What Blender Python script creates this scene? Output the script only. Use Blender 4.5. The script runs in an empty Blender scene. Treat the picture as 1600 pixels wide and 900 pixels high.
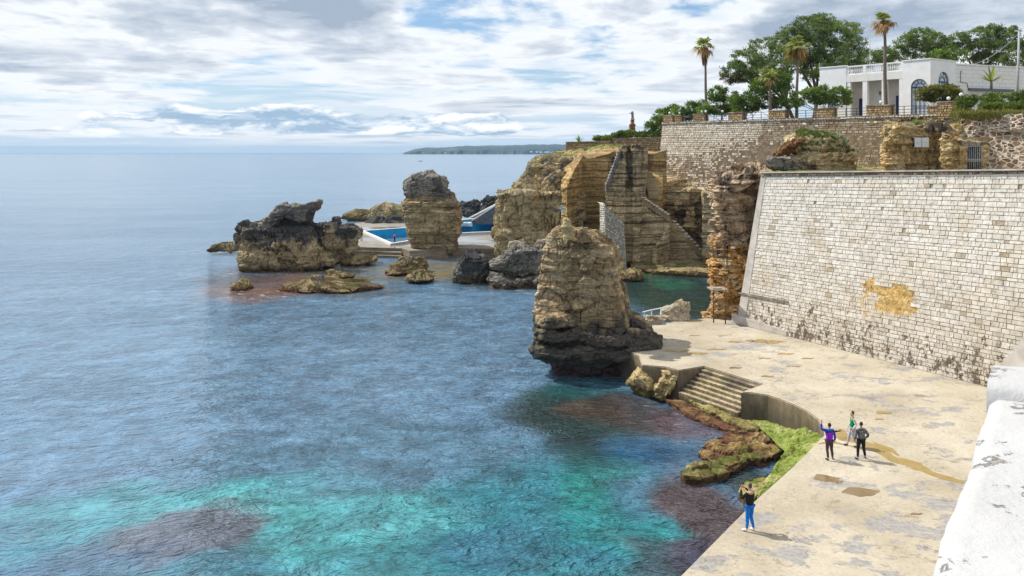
import bpy, math, random
import numpy as np
from mathutils import Vector, Matrix
random.seed(7); RNG = np.random.default_rng(7)
SC = bpy.context.scene; COL = SC.collection
F = 1256.0; HC = 16.0; PY0 = 237.0        # focal length in photo pixels, eye height above the sea, horizon row
def PX(px, Y): return (px-800.0)*Y/F
def PZ(py, Y): return HC-(py-PY0)*Y/F
def at(px, py, Y): return Vector((PX(px, Y), Y, PZ(py, Y)))
def gnd(px, py, z):                        # point of the level z seen at a pixel
    Y = (HC-z)*F/(py-PY0); return np.array((PX(px, Y), Y))
# ---------------------------------------------------------------- noise
def _h(ix, iy, iz, s):
    n = (ix.astype(np.int64)*374761393 + iy.astype(np.int64)*668265263 + iz.astype(np.int64)*2147483647*3 + s*1274126177) & 0xffffffff
    n = ((n ^ (n >> 13))*1274126177) & 0xffffffff
    n = ((n ^ (n >> 16))*2246822519) & 0xffffffff
    return ((n ^ (n >> 15)) & 0xffffff)/float(0xffffff)
def vn(p, s=0):
    i = np.floor(p); f = p-i; f = f*f*f*(f*(f*6-15)+10); i = i.astype(np.int64)
    x, y, z = i[..., 0], i[..., 1], i[..., 2]; u, v, w = f[..., 0], f[..., 1], f[..., 2]
    def c(a, b, d): return _h(x+a, y+b, z+d, s)
    x00 = c(0,0,0)*(1-u)+c(1,0,0)*u; x10 = c(0,1,0)*(1-u)+c(1,1,0)*u
    x01 = c(0,0,1)*(1-u)+c(1,0,1)*u; x11 = c(0,1,1)*(1-u)+c(1,1,1)*u
    return ((x00*(1-v)+x10*v)*(1-w)+(x01*(1-v)+x11*v)*w)*2-1
def fbm(p, oct=4, s=0, gain=.5):
    a, t, r = 1., 0., 0.; p = np.asarray(p, float)
    for k in range(oct):
        r = r+a*vn(p, s+k*17); t += a; a *= gain; p = p*2.03+11.7
    return r/t*1.6
def cell(p, s=0):                          # per-cell value and distance to the border of the cells
    i = np.floor(p).astype(np.int64); best = np.full(p.shape[:-1], 9.); sec = best.copy(); val = np.zeros(p.shape[:-1])
    for a in (-1,0,1):
        for b in (-1,0,1):
            for c in (-1,0,1):
                q = i+np.array((a,b,c)); x, y, z = q[...,0], q[...,1], q[...,2]
                o = np.stack([_h(x,y,z,s+1), _h(x,y,z,s+2), _h(x,y,z,s+3)], -1)*.8+.1
                d = np.linalg.norm(q+o-p, axis=-1); v = _h(x,y,z,s+9)
                m = d < best; sec = np.where(m, best, np.minimum(sec, d)); val = np.where(m, v, val); best = np.where(m, d, best)
    return val*2-1, sec-best
def strata(z, th, s):                      # ledges: one offset per layer with steep risers
    q = z/th; i = np.floor(q); f = q-i; e = np.clip((f-.82)/.18, 0, 1); zz = np.zeros_like(i)
    return (_h(i, zz, zz, s)*(1-e)+_h(i+1, zz, zz, s)*e)*2-1
# ---------------------------------------------------------------- mesh building
class MB:
    def __init__(s): s.v = []; s.f = []; s.n = 0; s.a = []; s.sm = []
    def add(s, v, faces, mi=0, tone=None, smooth=False):
        v = np.asarray(v, float).reshape(-1, 3)
        if isinstance(faces, np.ndarray): groups = [faces]
        else:
            g = {}
            for q in faces: g.setdefault(len(q), []).append(q)
            groups = [np.array(x) for x in g.values()]
        for g in groups:
            if len(g): s.f.append((g.astype(np.int64)+s.n, mi, smooth))
        s.v.append(v); s.a.append(np.full(len(v), .5) if tone is None else np.broadcast_to(np.asarray(tone, float), (len(v),)))
        s.n += len(v)
    def build(s, name, mats, parent=None, origin=None, world=True):
        v = np.concatenate(s.v) if s.v else np.zeros((0,3))
        if parent is not None and world: o = np.array(parent.matrix_world.translation if parent.parent is None else ABS[parent.name])
        elif origin is not None: o = np.array(origin, float)
        elif world: o = np.array([(v[:,0].min()+v[:,0].max())/2, (v[:,1].min()+v[:,1].max())/2, v[:,2].min()])
        else: o = np.zeros(3)
        me = bpy.data.meshes.new(name); me.vertices.add(len(v)); me.vertices.foreach_set('co', (v-o).astype(np.float32).ravel())
        tot = sum(g.size for g, _, _ in s.f); nf = sum(len(g) for g, _, _ in s.f)
        me.loops.add(tot); me.polygons.add(nf)
        me.loops.foreach_set('vertex_index', np.concatenate([g.ravel() for g, _, _ in s.f]).astype(np.int32))
        sz = np.concatenate([np.full(len(g), g.shape[1]) for g, _, _ in s.f]); st = np.concatenate([[0], np.cumsum(sz)[:-1]])
        me.polygons.foreach_set('loop_start', st.astype(np.int32))
        me.polygons.foreach_set('material_index', np.concatenate([np.full(len(g), m) for g, m, _ in s.f]).astype(np.int32))
        me.polygons.foreach_set('use_smooth', np.concatenate([np.full(len(g), b) for g, _, b in s.f]).astype(bool))
        at_ = me.attributes.new('tone', 'FLOAT', 'POINT'); at_.data.foreach_set('value', np.concatenate(s.a).astype(np.float32))
        for m in (mats if isinstance(mats, (list, tuple)) else [mats]): me.materials.append(m)
        me.update(calc_edges=True); me.validate()
        ob = bpy.data.objects.new(name, me); COL.objects.link(ob)
        if parent is not None: ob.parent = parent; ABS[ob.name] = tuple(o)
        else: ob.location = o; ob.matrix_world = Matrix.Translation(o); ABS[ob.name] = tuple(o)
        return ob
ABS = {}
def tag(o, label, cat, group=None, kind=None):
    if label: o['label'] = label
    if cat: o['category'] = cat
    if group: o['group'] = group
    if kind: o['kind'] = kind
    return o
def thing(name, label, cat, loc, group=None):
    o = bpy.data.objects.new(name, None); COL.objects.link(o); o.location = loc; o.empty_display_size = .3
    o.matrix_world = Matrix.Translation(Vector(loc)); ABS[o.name] = tuple(loc)
    return tag(o, label, cat, group)
def copy_tree(o, loc, label=None, rotz=None, scale=None):
    c = o.copy(); COL.objects.link(c); c.location = loc
    if label: c['label'] = label
    if rotz is not None: c.rotation_euler = (0,0,rotz)
    if scale: c.scale = (scale,)*3
    for ch in o.children:
        d = ch.copy(); COL.objects.link(d); d.parent = c
        for g in ch.children:
            e = g.copy(); COL.objects.link(e); e.parent = d
    return c
def box(mb, lo, hi, mi=0, fr=None, tone=None):   # fr maps local (u, w, z) to the world
    x0,y0,z0 = lo; x1,y1,z1 = hi
    v = np.array([(x0,y0,z0),(x1,y0,z0),(x1,y1,z0),(x0,y1,z0),(x0,y0,z1),(x1,y0,z1),(x1,y1,z1),(x0,y1,z1)], float)
    if fr is not None: v = fr(v)
    mb.add(v, np.array([(0,3,2,1),(4,5,6,7),(0,1,5,4),(1,2,6,5),(2,3,7,6),(3,0,4,7)]), mi, tone)
def tube(mb, pts, rad, n=8, mi=0, tone=None, smooth=True):
    pts = np.asarray(pts, float); rad = np.broadcast_to(np.asarray(rad, float), (len(pts),)); V = []
    for i in range(len(pts)):
        d = pts[min(i+1, len(pts)-1)]-pts[max(i-1, 0)]; d = d/(np.linalg.norm(d)+1e-9)
        a = np.cross(d, (0,0,1.) if abs(d[2]) < .9 else (1.,0,0)); a /= np.linalg.norm(a); b = np.cross(d, a)
        for k in range(n):
            t = 2*math.pi*k/n; V.append(pts[i]+rad[i]*(math.cos(t)*a+math.sin(t)*b))
    Fc = [(i*n+k, i*n+(k+1)%n, (i+1)*n+(k+1)%n, (i+1)*n+k) for i in range(len(pts)-1) for k in range(n)]
    V = np.array(V); m = len(V); V = np.vstack([V, pts[:1], pts[-1:]])
    Fc += [((k+1)%n, k, m) for k in range(n)]+[((len(pts)-1)*n+k, (len(pts)-1)*n+(k+1)%n, m+1) for k in range(n)]
    mb.add(V, Fc, mi, tone, smooth)
def ball(mb, c, r, mi=0, nu=16, nv=10, sc=(1,1,1)):
    V = []; c = np.asarray(c, float)
    for j in range(nv+1):
        t = math.pi*j/nv
        for k in range(nu):
            a = 2*math.pi*k/nu; V.append(c+r*np.array((math.sin(t)*math.cos(a)*sc[0], math.sin(t)*math.sin(a)*sc[1], math.cos(t)*sc[2])))
    mb.add(V, np.array([(j*nu+k, (j+1)*nu+k, (j+1)*nu+(k+1)%nu, j*nu+(k+1)%nu) for j in range(nv) for k in range(nu)]), mi, None, True)
def frame(A, B):                            # local frame: u from A towards B, w away from the viewer, z up
    A = np.array(A[:2], float); B = np.array(B[:2], float); L = np.linalg.norm(B-A); d = (B-A)/L; n = np.array((-d[1], d[0]))
    if n @ (A+B) < 0: n = -n
    def fr(v):
        v = np.asarray(v, float); o = v.copy(); o[:, :2] = A+np.outer(v[:,0], d)+np.outer(v[:,1], n); return o
    fr.L = L; fr.d = d; fr.n = n
    return fr
# ---------------------------------------------------------------- rocks
def loft(mb, R, amp=.25, fr=.5, st=(.0, .5), cel=(.0, 1.0), fine=.05, crack=0, seed=0, caps=(5, 5), mi=0, squash=1., bulge=(0,0), zmin=None, tone=None, facets=None):
    """R: (M, N, 3) closed rings; caps both ends, pushes everything along its normal by layered fractal noise."""
    M, N, _ = R.shape; c0 = R[0].mean(0); c1 = R[-1].mean(0)
    A = [c0+(R[0]-c0)*(k/caps[0])**.8+np.array((0,0,0)) for k in range(1, caps[0])] if caps[0] else []
    B = [c1+(R[-1]-c1)*(k/caps[1])**.8 for k in range(caps[1]-1, 0, -1)] if caps[1] else []
    G = np.concatenate([np.array(A).reshape(-1,N,3), R, np.array(B).reshape(-1,N,3)]); m = len(G)
    P = G.reshape(-1, 3)
    du = np.roll(G, -1, 1)-np.roll(G, 1, 1); dv = np.gradient(G, axis=0)
    nr = np.cross(du, dv); nr /= np.linalg.norm(nr, axis=-1, keepdims=True)+1e-9
    ctr = G.mean((0,1)); 
    if ((G-ctr)*nr).sum() < 0: nr = -nr; flip = True
    else: flip = False
    nn = nr.reshape(-1, 3); s = np.array((1,1,squash))
    for _ in range(2): nr = (nr+np.roll(nr,1,1)+np.roll(nr,-1,1)); nr /= np.linalg.norm(nr, axis=-1, keepdims=True)+1e-9
    nn = nr.reshape(-1,3)
    if facets:                                        # broken faces: the form is cut back by a set of random planes
        rr = np.random.default_rng(seed+900); c_ = P.mean(0); ex = P.max(0)-P.min(0); Q = (P-c_)/ex
        for _ in range(facets[0]):
            v = rr.normal(0, 1, 3)*np.array((1,1,facets[3] if len(facets) > 3 else .8)); v /= np.linalg.norm(v); pr2 = Q@v; lim = rr.uniform(facets[1], facets[2])*pr2.max(); Q = Q-np.maximum(0, pr2-lim)[:,None]*v
        P = Q*ex+c_
    w = np.stack([fbm(P*.35, 3, seed+50), fbm(P*.35+9, 3, seed+51), fbm(P*.35+19, 3, seed+52)], -1)
    d = amp*fbm(P*fr*s+w*.3, 4, seed)
    if st[0]:
        k = .35+.65*np.clip(fbm(P*.4, 3, seed+5)+.5, 0, 1.2)
        d = d+st[0]*k*(strata(P[:,2]+.25*w[:,2]+.05*P[:,0], st[1], seed+3)+.5*strata(P[:,2]+.15*w[:,1], st[1]*.37, seed+4))
    if cel[0]:
        cv, ce = cell(P/np.array((cel[1], cel[1], cel[1]*.6))+w*.25, seed+6)
        d = d+cel[0]*(cv-.5*np.exp(-(ce/.08)**2))
        cv, ce = cell(P/np.array((cel[1], cel[1], cel[1]*.55))*2.7+w*.5, seed+7); d = d+cel[0]*.28*(cv-.4*np.exp(-(ce/.09)**2))
    if crack:
        q = P*np.array((1,1,.16))*.9; e = np.abs(fbm(q, 3, seed+8)); d = d-crack*np.exp(-(e/.07)**2)
    d = d+fine*fbm(P*3.1*s, 3, seed+20)
    P = P+nn*d[:,None]
    idx = np.arange(m*N).reshape(m, N); a = idx[:-1]; b = idx[1:]
    q = np.stack([a, np.roll(a,-1,1), np.roll(b,-1,1), b], -1).reshape(-1, 4)
    V = np.vstack([P, P[:N].mean(0), P[-N:].mean(0)]); t = m*N
    t0 = np.stack([np.roll(idx[0],-1), idx[0], np.full(N, t)], -1); t1 = np.stack([idx[-1], np.roll(idx[-1],-1), np.full(N, t+1)], -1)
    if flip: q = q[:, ::-1]; t0 = t0[:, ::-1]; t1 = t1[:, ::-1]
    n0 = mb.n
    mb.add(V, q, mi, tone); mb.n = n0+len(V)
    mb.f.append((t0+n0, mi, False)); mb.f.append((t1+n0, mi, False))
def sup(n, N):
    t = np.linspace(0, 2*math.pi, N, endpoint=False); c, s = np.cos(t), np.sin(t); e = 2./n
    x = np.sign(c)*np.abs(c)**e; y = np.sign(s)*np.abs(s)**e
    P = np.stack([x, y], -1); L = np.concatenate([[0], np.cumsum(np.linalg.norm(np.roll(P,-1,0)-P, axis=1))])   # even spacing
    tt = np.linspace(0, L[-1], N, endpoint=False); PP = np.vstack([P, P[:1]])
    return np.stack([np.interp(tt, L, PP[:,0]), np.interp(tt, L, PP[:,1])], -1)
def prof(mb, Y, rows, dep, res=.1, n=3.5, rot=0, back=0., **k):
    """rows (py, pxL, pxR) give the silhouette at distance Y; dep: half depth in metres or factor of the half width (negative)."""
    rows = sorted(rows); ys = np.array([r[0] for r in rows], float); zs = PZ(ys, Y)
    xl = PX(np.array([r[1] for r in rows], float), Y); xr = PX(np.array([r[2] for r in rows], float), Y)
    M = max(6, int((zs[0]-zs[-1])/res)); wmax = (xr-xl).max(); hdm = dep if dep > 0 else -dep*wmax/2
    N = max(24, int((wmax+2*hdm)*1.7/res)); u = sup(n, N)
    if rot: u = u@np.array(((math.cos(rot), -math.sin(rot)), (math.sin(rot), math.cos(rot)))); u = u/np.abs(u[:,0]).max()
    R = []
    for z in np.linspace(zs[0], zs[-1], M):
        yy = np.interp(-z, -zs, ys); l = np.interp(yy, ys, xl); r = np.interp(yy, ys, xr); hw = (r-l)/2
        hd = hdm*(hw/(wmax/2))**.7 if dep > 0 else -dep*hw
        R.append(np.stack([(l+r)/2+u[:,0]*hw, Y+hdm+back*(z-zs[-1])+u[:,1]*hd, np.full(N, z)], -1))
    loft(mb, np.array(R), **k)
def resample(poly, res):
    poly = np.asarray(poly, float); Q = np.vstack([poly, poly[:1]]); out = []
    for a, b in zip(Q[:-1], Q[1:]):
        k = max(1, int(np.linalg.norm((b-a)[:2])/res)); out += [a+(b-a)*i/k for i in range(k)]
    return np.array(out)
def prism(mb, plan, zb, res=.2, batter=.0, **k):
    """plan: corners (x, y, ztop); walls from zb up to the sloping top."""
    P = resample(plan, res); N = len(P); c = P[:,:2].mean(0); M = max(3, int((P[:,2].max()-zb)/res)); R = []
    for i in range(M+1):
        t = 1-i/M; z = zb+(P[:,2]-zb)*t; q = c+(P[:,:2]-c)*(1-batter*t); R.append(np.stack([q[:,0], q[:,1], z], -1))
    loft(mb, np.array(R), **k)
def outline(mb, poly, Y, thick, res=.15, rnd=.12, skew=0, **k):
    """an outline in photo pixels at distance Y, swept through its own real thickness."""
    q = [(PX(a, Y), PZ(b, Y)) for a, b in poly]; P = resample([(x, z, 0) for x, z in q], res)[:, :2]; c = P.mean(0); M = max(5, int(thick/res)); R = []
    for i in range(M+1):
        t = i/M; s = 1-rnd*(abs(2*t-1)**4); R.append(np.stack([c[0]+(P[:,0]-c[0])*s+skew*t, np.full(len(P), Y+thick*t), c[1]+(P[:,1]-c[1])*s], -1))
    loft(mb, np.array(R), **k)
def heightgrid(mb, xs, ys, zf, mi=0, mask=None):
    X, Yg = np.meshgrid(xs, ys); Z = zf(X, Yg); V = np.stack([X, Yg, Z], -1).reshape(-1, 3); w = len(xs)
    i = np.arange(len(ys)*w).reshape(len(ys), w); q = np.stack([i[:-1,:-1], i[:-1,1:], i[1:,1:], i[1:,:-1]], -1).reshape(-1,4)
    if mask is not None:
        c = V[q].mean(1); q = q[mask(c[:,0], c[:,1])]
    mb.add(V, q, mi)
def inpoly(x, y, poly):
    r = np.zeros(np.shape(x), bool); n = len(poly)
    for i in range(n):
        x0, y0 = poly[i][:2]; x1, y1 = poly[(i+1)%n][:2]
        if y0 == y1: continue
        c = ((y0 > y) != (y1 > y)) & (x < (x1-x0)*(y-y0)/(y1-y0)+x0); r ^= c
    return r
def blocks(mb, quad, ch, bl, gap=.025, out=(.0,.05), ch_=.03, back=.14, mi=0, bmi=1, skip=None, tonef=None, jit=.35, seed=1, slot=None):
    """courses of separate stones over a bilinear quad BL, BR, TR, TL; a mortar sheet lies behind."""
    r = np.random.default_rng(seed); BL, BR, TR, TL = [np.array(q, float) for q in quad]
    nrm = np.cross(BR-BL, TL-BL); nrm /= np.linalg.norm(nrm)
    if nrm @ (np.array((0,0,HC))-BL) < 0: nrm = -nrm
    H = np.linalg.norm(TL-BL); L = np.linalg.norm(BR-BL)
    nc = int(round(H/ch)); vs = np.linspace(0, 1, nc+1); vs[1:-1] += r.uniform(-.18, .18, nc-1)/nc
    def bil(u, v): return (BL*(1-u)[:,None]+BR*u[:,None])*(1-v)[:,None]+(TL*(1-u)[:,None]+TR*u[:,None])*v[:,None]
    U = []
    for j in range(nc):
        u = -r.uniform(0, bl)
        while u < L:
            w = bl*r.uniform(1-jit, 1+jit*1.3); a, b = max(u, 0), min(u+w, L)
            if b-a > .06: U.append((a/L, b/L, vs[j], vs[j+1]))
            u += w
    U = np.array(U); cc = bil((U[:,0]+U[:,1])/2, (U[:,2]+U[:,3])/2)
    if skip is not None: keep = ~skip(cc); U = U[keep]; cc = cc[keep]
    if slot is not None: k_ = slot(cc); U[k_,1] = U[k_,0]+(U[k_,1]-U[k_,0])*.66
    n = len(U); gu = gap/2/L; gv = gap/2/H; o = r.uniform(out[0], out[1], n)
    tone = r.uniform(0, 1, n) if tonef is None else tonef(cc, r.uniform(0, 1, n))
    V = np.zeros((n, 8, 3))
    cu, cv = ch_/L, ch_/H
    for k, (a, b) in enumerate(((0,0),(1,0),(1,1),(0,1))):
        ju = r.uniform(-.5, .5, n)*gap*.9/L; jv = r.uniform(-.5, .5, n)*gap*.9/H
        su, sv = (1 if a == 0 else -1), (1 if b == 0 else -1)
        u = (U[:,0] if a == 0 else U[:,1])+su*gu+ju; v = (U[:,2] if b == 0 else U[:,3])+sv*gv+jv
        V[:,k] = bil(u, v)-nrm*.1
        V[:,4+k] = bil(u+su*cu*r.uniform(.5,1.6,n), v+sv*cv*r.uniform(.5,1.6,n))+nrm*(o+r.uniform(-.012,.012,n))[:,None]
    fc = np.array([(4,5,6,7),(0,1,5,4),(1,2,6,5),(2,3,7,6),(3,0,4,7)])
    mb.add(V.reshape(-1,3), (np.arange(n)[:,None,None]*8+fc).reshape(-1,4), mi, np.repeat(tone, 8))
    mb.add(np.array([BL, BR, TR, TL])-nrm*back, np.array([(0,1,2,3)]), bmi)
    return nrm
# ---------------------------------------------------------------- materials
class NT:
    def __init__(s, name, world=False):
        if world: s.m = bpy.data.worlds.new(name); SC.world = s.m
        else: s.m = bpy.data.materials.new(name)
        s.m.use_nodes = True; s.t = s.m.node_tree; s.t.nodes.clear()
    def n(s, typ, ins=None, **kw):
        nd = s.t.nodes.new(typ)
        for k, v in kw.items(): setattr(nd, k, v)
        for k, v in (ins or {}).items(): s.set(nd.inputs[k], v)
        return nd
    def set(s, sock, v):
        if isinstance(v, bpy.types.NodeSocket): s.t.links.new(v, sock)
        elif isinstance(v, (tuple, list)) and sock.type == 'RGBA' and len(v) == 3: sock.default_value = (*v, 1)
        else: sock.default_value = v
    def math(s, op, a, b=0., c=0., clamp=False):
        nd = s.n('ShaderNodeMath', operation=op, use_clamp=clamp); s.set(nd.inputs[0], a); s.set(nd.inputs[1], b); s.set(nd.inputs[2], c); return nd.outputs[0]
    def mul(s, a, b): return s.math('MULTIPLY', a, b)
    def add(s, a, b): return s.math('ADD', a, b)
    def mr(s, v, a, b, c=0., d=1., smooth=True):
        nd = s.n('ShaderNodeMapRange', interpolation_type='SMOOTHSTEP' if smooth else 'LINEAR'); 
        for i, x in enumerate((v, a, b, c, d)): s.set(nd.inputs[i], x)
        return nd.outputs[0]
    def mix(s, f, a, b, mode='MIX'):
        nd = s.n('ShaderNodeMix', data_type='RGBA', blend_type=mode); s.set(nd.inputs[0], f); s.set(nd.inputs[6], a); s.set(nd.inputs[7], b); return nd.outputs[2]
    def pos(s):
        if not hasattr(s, '_p'): s._g = s.n('ShaderNodeNewGeometry'); s._p = s._g.outputs['Position']
        return s._p
    def sep(s, v): nd = s.n('ShaderNodeSeparateXYZ'); s.set(nd.inputs[0], v); return nd.outputs
    def comb(s, x, y, z): nd = s.n('ShaderNodeCombineXYZ'); s.set(nd.inputs[0], x); s.set(nd.inputs[1], y); s.set(nd.inputs[2], z); return nd.outputs[0]
    def vs(s, v, sc): nd = s.n('ShaderNodeVectorMath', operation='MULTIPLY'); s.set(nd.inputs[0], v); s.set(nd.inputs[1], sc); return nd.outputs[0]
    def va(s, v, w): nd = s.n('ShaderNodeVectorMath', operation='ADD'); s.set(nd.inputs[0], v); s.set(nd.inputs[1], w); return nd.outputs[0]
    def noise(s, v, sc, det=5, rough=.55, dist=0., typ='FBM', out='Fac'):
        nd = s.n('ShaderNodeTexNoise', noise_type=typ); s.set(nd.inputs['Vector'], v); nd.inputs['Scale'].default_value = sc; nd.inputs['Detail'].default_value = det
        nd.inputs['Roughness'].default_value = rough; nd.inputs['Distortion'].default_value = dist; return nd.outputs[out]
    def vor(s, v, sc, feat='F1', out='Distance', rnd=1.):
        nd = s.n('ShaderNodeTexVoronoi', feature=feat); s.set(nd.inputs['Vector'], v); nd.inputs['Scale'].default_value = sc; nd.inputs['Randomness'].default_value = rnd; return nd.outputs[out]
    def ramp(s, f, stops, interp='LINEAR'):
        nd = s.n('ShaderNodeValToRGB'); cr = nd.color_ramp; cr.interpolation = interp
        while len(cr.elements) < len(stops): cr.elements.new(.5)
        for e, (p, c) in zip(cr.elements, stops): e.position = p; e.color = (*c, 1) if len(c) == 3 else c
        s.set(nd.inputs[0], f); return nd.outputs[0]
    def attr(s, name, out='Fac'): return s.n('ShaderNodeAttribute', attribute_name=name).outputs[out]
    def bump(s, h, strength=.5, dist=.1, normal=None):
        nd = s.n('ShaderNodeBump'); s.set(nd.inputs['Height'], h); nd.inputs['Strength'].default_value = strength; nd.inputs['Distance'].default_value = dist
        if normal is not None: s.set(nd.inputs['Normal'], normal)
        return nd.outputs[0]
    def pbsdf(s, col, rough=.8, normal=None, **kw):
        nd = s.n('ShaderNodeBsdfPrincipled'); s.set(nd.inputs['Base Color'], col); s.set(nd.inputs['Roughness'], rough)
        if normal is not None: s.set(nd.inputs['Normal'], normal)
        for k, v in kw.items(): s.set(nd.inputs[k.replace('_', ' ')], v)
        return nd.outputs[0]
    def out(s, sh): o = s.n('ShaderNodeOutputMaterial'); s.set(o.inputs['Surface'], sh); return s.m
def g3(v): return (v, v, v)
def simple(name, col, rough=.6, var=.12, sc=3., bump=0., metal=0., spec=.3):
    t = NT(name); p = t.pos(); n = t.noise(p, sc, 4)
    c = t.mix(1., col, t.ramp(n, [(.25, g3(1-var*2)), (.75, g3(1+var))]), 'MULTIPLY')
    nm = t.bump(t.noise(p, sc*6, 4), bump, .03) if bump else None
    return t.out(t.pbsdf(c, rough, nm, Metallic=metal, Specular_IOR_Level=spec))
def rockmat(name, cols, crust=(.08,.075,.07), cr=(.1, 0., 0.), wet=.7, wetcol=(.05,.035,.025), strat=(2.6, .5), lines=0., bump=.6, sc=.35, topc=None, green=0., white=0., base=None, inv=1):
    """cr = (amount, height above which the crust takes over, softness): the dark lichen skin of old limestone."""
    t = NT(name); p = t.pos(); x, y, z = t.sep(p); nrm = t._g.outputs['Normal']; nz = t.sep(nrm)[2]
    w = t.noise(p, .6, 3, out='Color'); pw = t.va(p, t.vs(w, (1.2,1.2,.5)))
    n1 = t.noise(pw, sc, 7, .62)
    col = t.ramp(n1, [(.3, cols[0]), (.5, cols[1]), (.68, cols[2])])
    sn = t.noise(t.vs(pw, (.12,.12,strat[0])), 1., 4, .6)
    col = t.mix(strat[1], col, t.mix(1., col, t.ramp(sn, [(.3, g3(.35)), (.5, g3(1.)), (.7, g3(1.35))]), 'MULTIPLY'))
    fn = t.noise(p, 5., 6, .7); col = t.mix(1., col, t.ramp(fn, [(.28, g3(.45)), (.5, g3(1.)), (.72, g3(1.4))]), 'MULTIPLY')
    pit = t.mr(t.noise(p, 3.4, 6, .75), .30, .46); col = t.mix(t.math('SUBTRACT', .55, t.mul(pit, .55)), col, t.mix(1., col, (.42,.38,.34), 'MULTIPLY'))
    h = t.add(t.mul(sn, .8), t.add(t.mul(fn, .7), t.add(t.mul(pit, .5), t.mul(t.noise(p, 1.6, 6, .7), 1.1))))
    if lines:
        l = t.noise(t.vs(t.va(p, t.vs(w, (0,0,.35))), (.06,.06,3.6)), 1., 3, .6)
        lm = t.mr(l, .38, .5, 0, 1); col = t.mix(t.mul(t.math('SUBTRACT', 1., lm), lines), col, t.mix(1., col, (.3,.26,.22), 'MULTIPLY')); h = t.add(h, t.mul(lm, .8))
        blk = t.noise(t.vs(p, (.45,.45,1.5)), 1., 2, .4); col = t.mix(.5, col, t.mix(1., col, t.ramp(blk, [(.35, g3(.7)), (.65, g3(1.2))]), 'MULTIPLY'))
    # crust, streaking down from above
    cn = t.noise(t.vs(pw, (1.,1.,.45)), .55, 7, .65)
    ck = t.add(cn, t.mul(t.mr(z, cr[1]-cr[2], cr[1]+cr[2]+.01, -inv, inv), .16))
    cm = t.mr(ck, .66-cr[0], .80-cr[0]); 
    cc = t.mix(t.noise(p, 2.2, 5, .7), tuple(c*.45 for c in crust), tuple(min(1, c*1.9) for c in crust))
    col = t.mix(t.mul(cm, .93), col, cc)
    if topc is not None:
        tm = t.mul(t.mr(nz, .45, .85), t.mr(t.noise(p, 1.1, 5), .35, .55)); col = t.mix(tm, col, t.mix(t.noise(p, 3., 4), tuple(c*.6 for c in topc), tuple(c*1.35 for c in topc)))
    if green:
        gm = t.mul(t.mr(nz, .5, .9), t.mr(t.noise(p, .45, 5), .62-green, .7-green)); col = t.mix(gm, col, t.mix(t.noise(p, 6., 4), (.04,.07,.01), (.17,.22,.035)))
    if white:
        col = t.mix(t.mr(t.noise(t.vs(p, (1.4,1.4,.7)), 1.1, 6, .7), .74-white, .8-white), col, (.5,.48,.44))
    if wet:
        wz = t.add(z, t.mul(t.noise(p, 1.2, 4), -.9)); wm = t.mr(wz, wet*.3-.45, wet-.45, 1, 0); col = t.mix(wm, col, t.mix(t.noise(p, 3., 4), tuple(c*.5 for c in wetcol), tuple(c*1.7 for c in wetcol)))
    if base: col = t.mix(1., col, base, 'MULTIPLY')
    return t.out(t.pbsdf(col, .88, t.bump(h, bump, .12), Specular_IOR_Level=.2))
def blockmat(name, lo, hi, stain, st=(.5, 0, 0), patch=(.5,.4,.25), soot=.4):
    t = NT(name); p = t.pos(); x, y, z = t.sep(p); tone = t.attr('tone')
    col = t.mix(tone, lo, hi)
    n = t.noise(p, 3.2, 6, .7); col = t.mix(1., col, t.ramp(n, [(.3, g3(.62)), (.52, g3(1.)), (.75, g3(1.16))]), 'MULTIPLY')
    b = t.noise(p, .45, 5, .6); col = t.mix(t.mr(b, .5, .7, 0, .55), col, t.mix(1., col, patch, 'MULTIPLY'))
    # dark weathering: pitting everywhere a little, thick in the lower courses
    sn = t.noise(t.vs(p, (1,1,.8)), 2.3, 9, .78); k = t.add(sn, t.mul(t.mr(z, st[1], st[2], 1, 0), st[0])); k = t.add(k, t.mul(t.math('SUBTRACT', b, .5), .25))
    col = t.mix(t.mul(t.mr(k, .655, .71), soot), col, t.mix(t.noise(p, 4., 4), tuple(c*.5 for c in stain), tuple(c*1.7 for c in stain)))
    pt = t.mr(t.noise(p, 2.6, 8, .8), .655, .69); col = t.mix(t.mul(pt, .75), col, t.mix(1., stain, (1.3,1.2,1.1), 'MULTIPLY'))
    h = t.add(t.mul(n, .6), t.mul(t.noise(p, 9., 5, .7), .5))
    return t.out(t.pbsdf(col, .9, t.bump(h, .65, .06), Specular_IOR_Level=.15))
def leafmat(name, dark, light, dry=None):
    t = NT(name); tone = t.attr('tone')
    c = t.ramp(tone, [(0., dark), (.75, light), (1., dry or tuple(x*1.25 for x in light))])
    s1 = t.pbsdf(c, .65, None, Specular_IOR_Level=.25); tr = t.n('ShaderNodeBsdfTranslucent'); t.set(tr.inputs[0], t.mix(1., c, (1.2,1.25,.6), 'MULTIPLY'))
    mx = t.n('ShaderNodeMixShader'); mx.inputs[0].default_value = .35; t.set(mx.inputs[1], s1); t.set(mx.inputs[2], tr.outputs[0])
    return t.out(mx.outputs[0])
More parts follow.
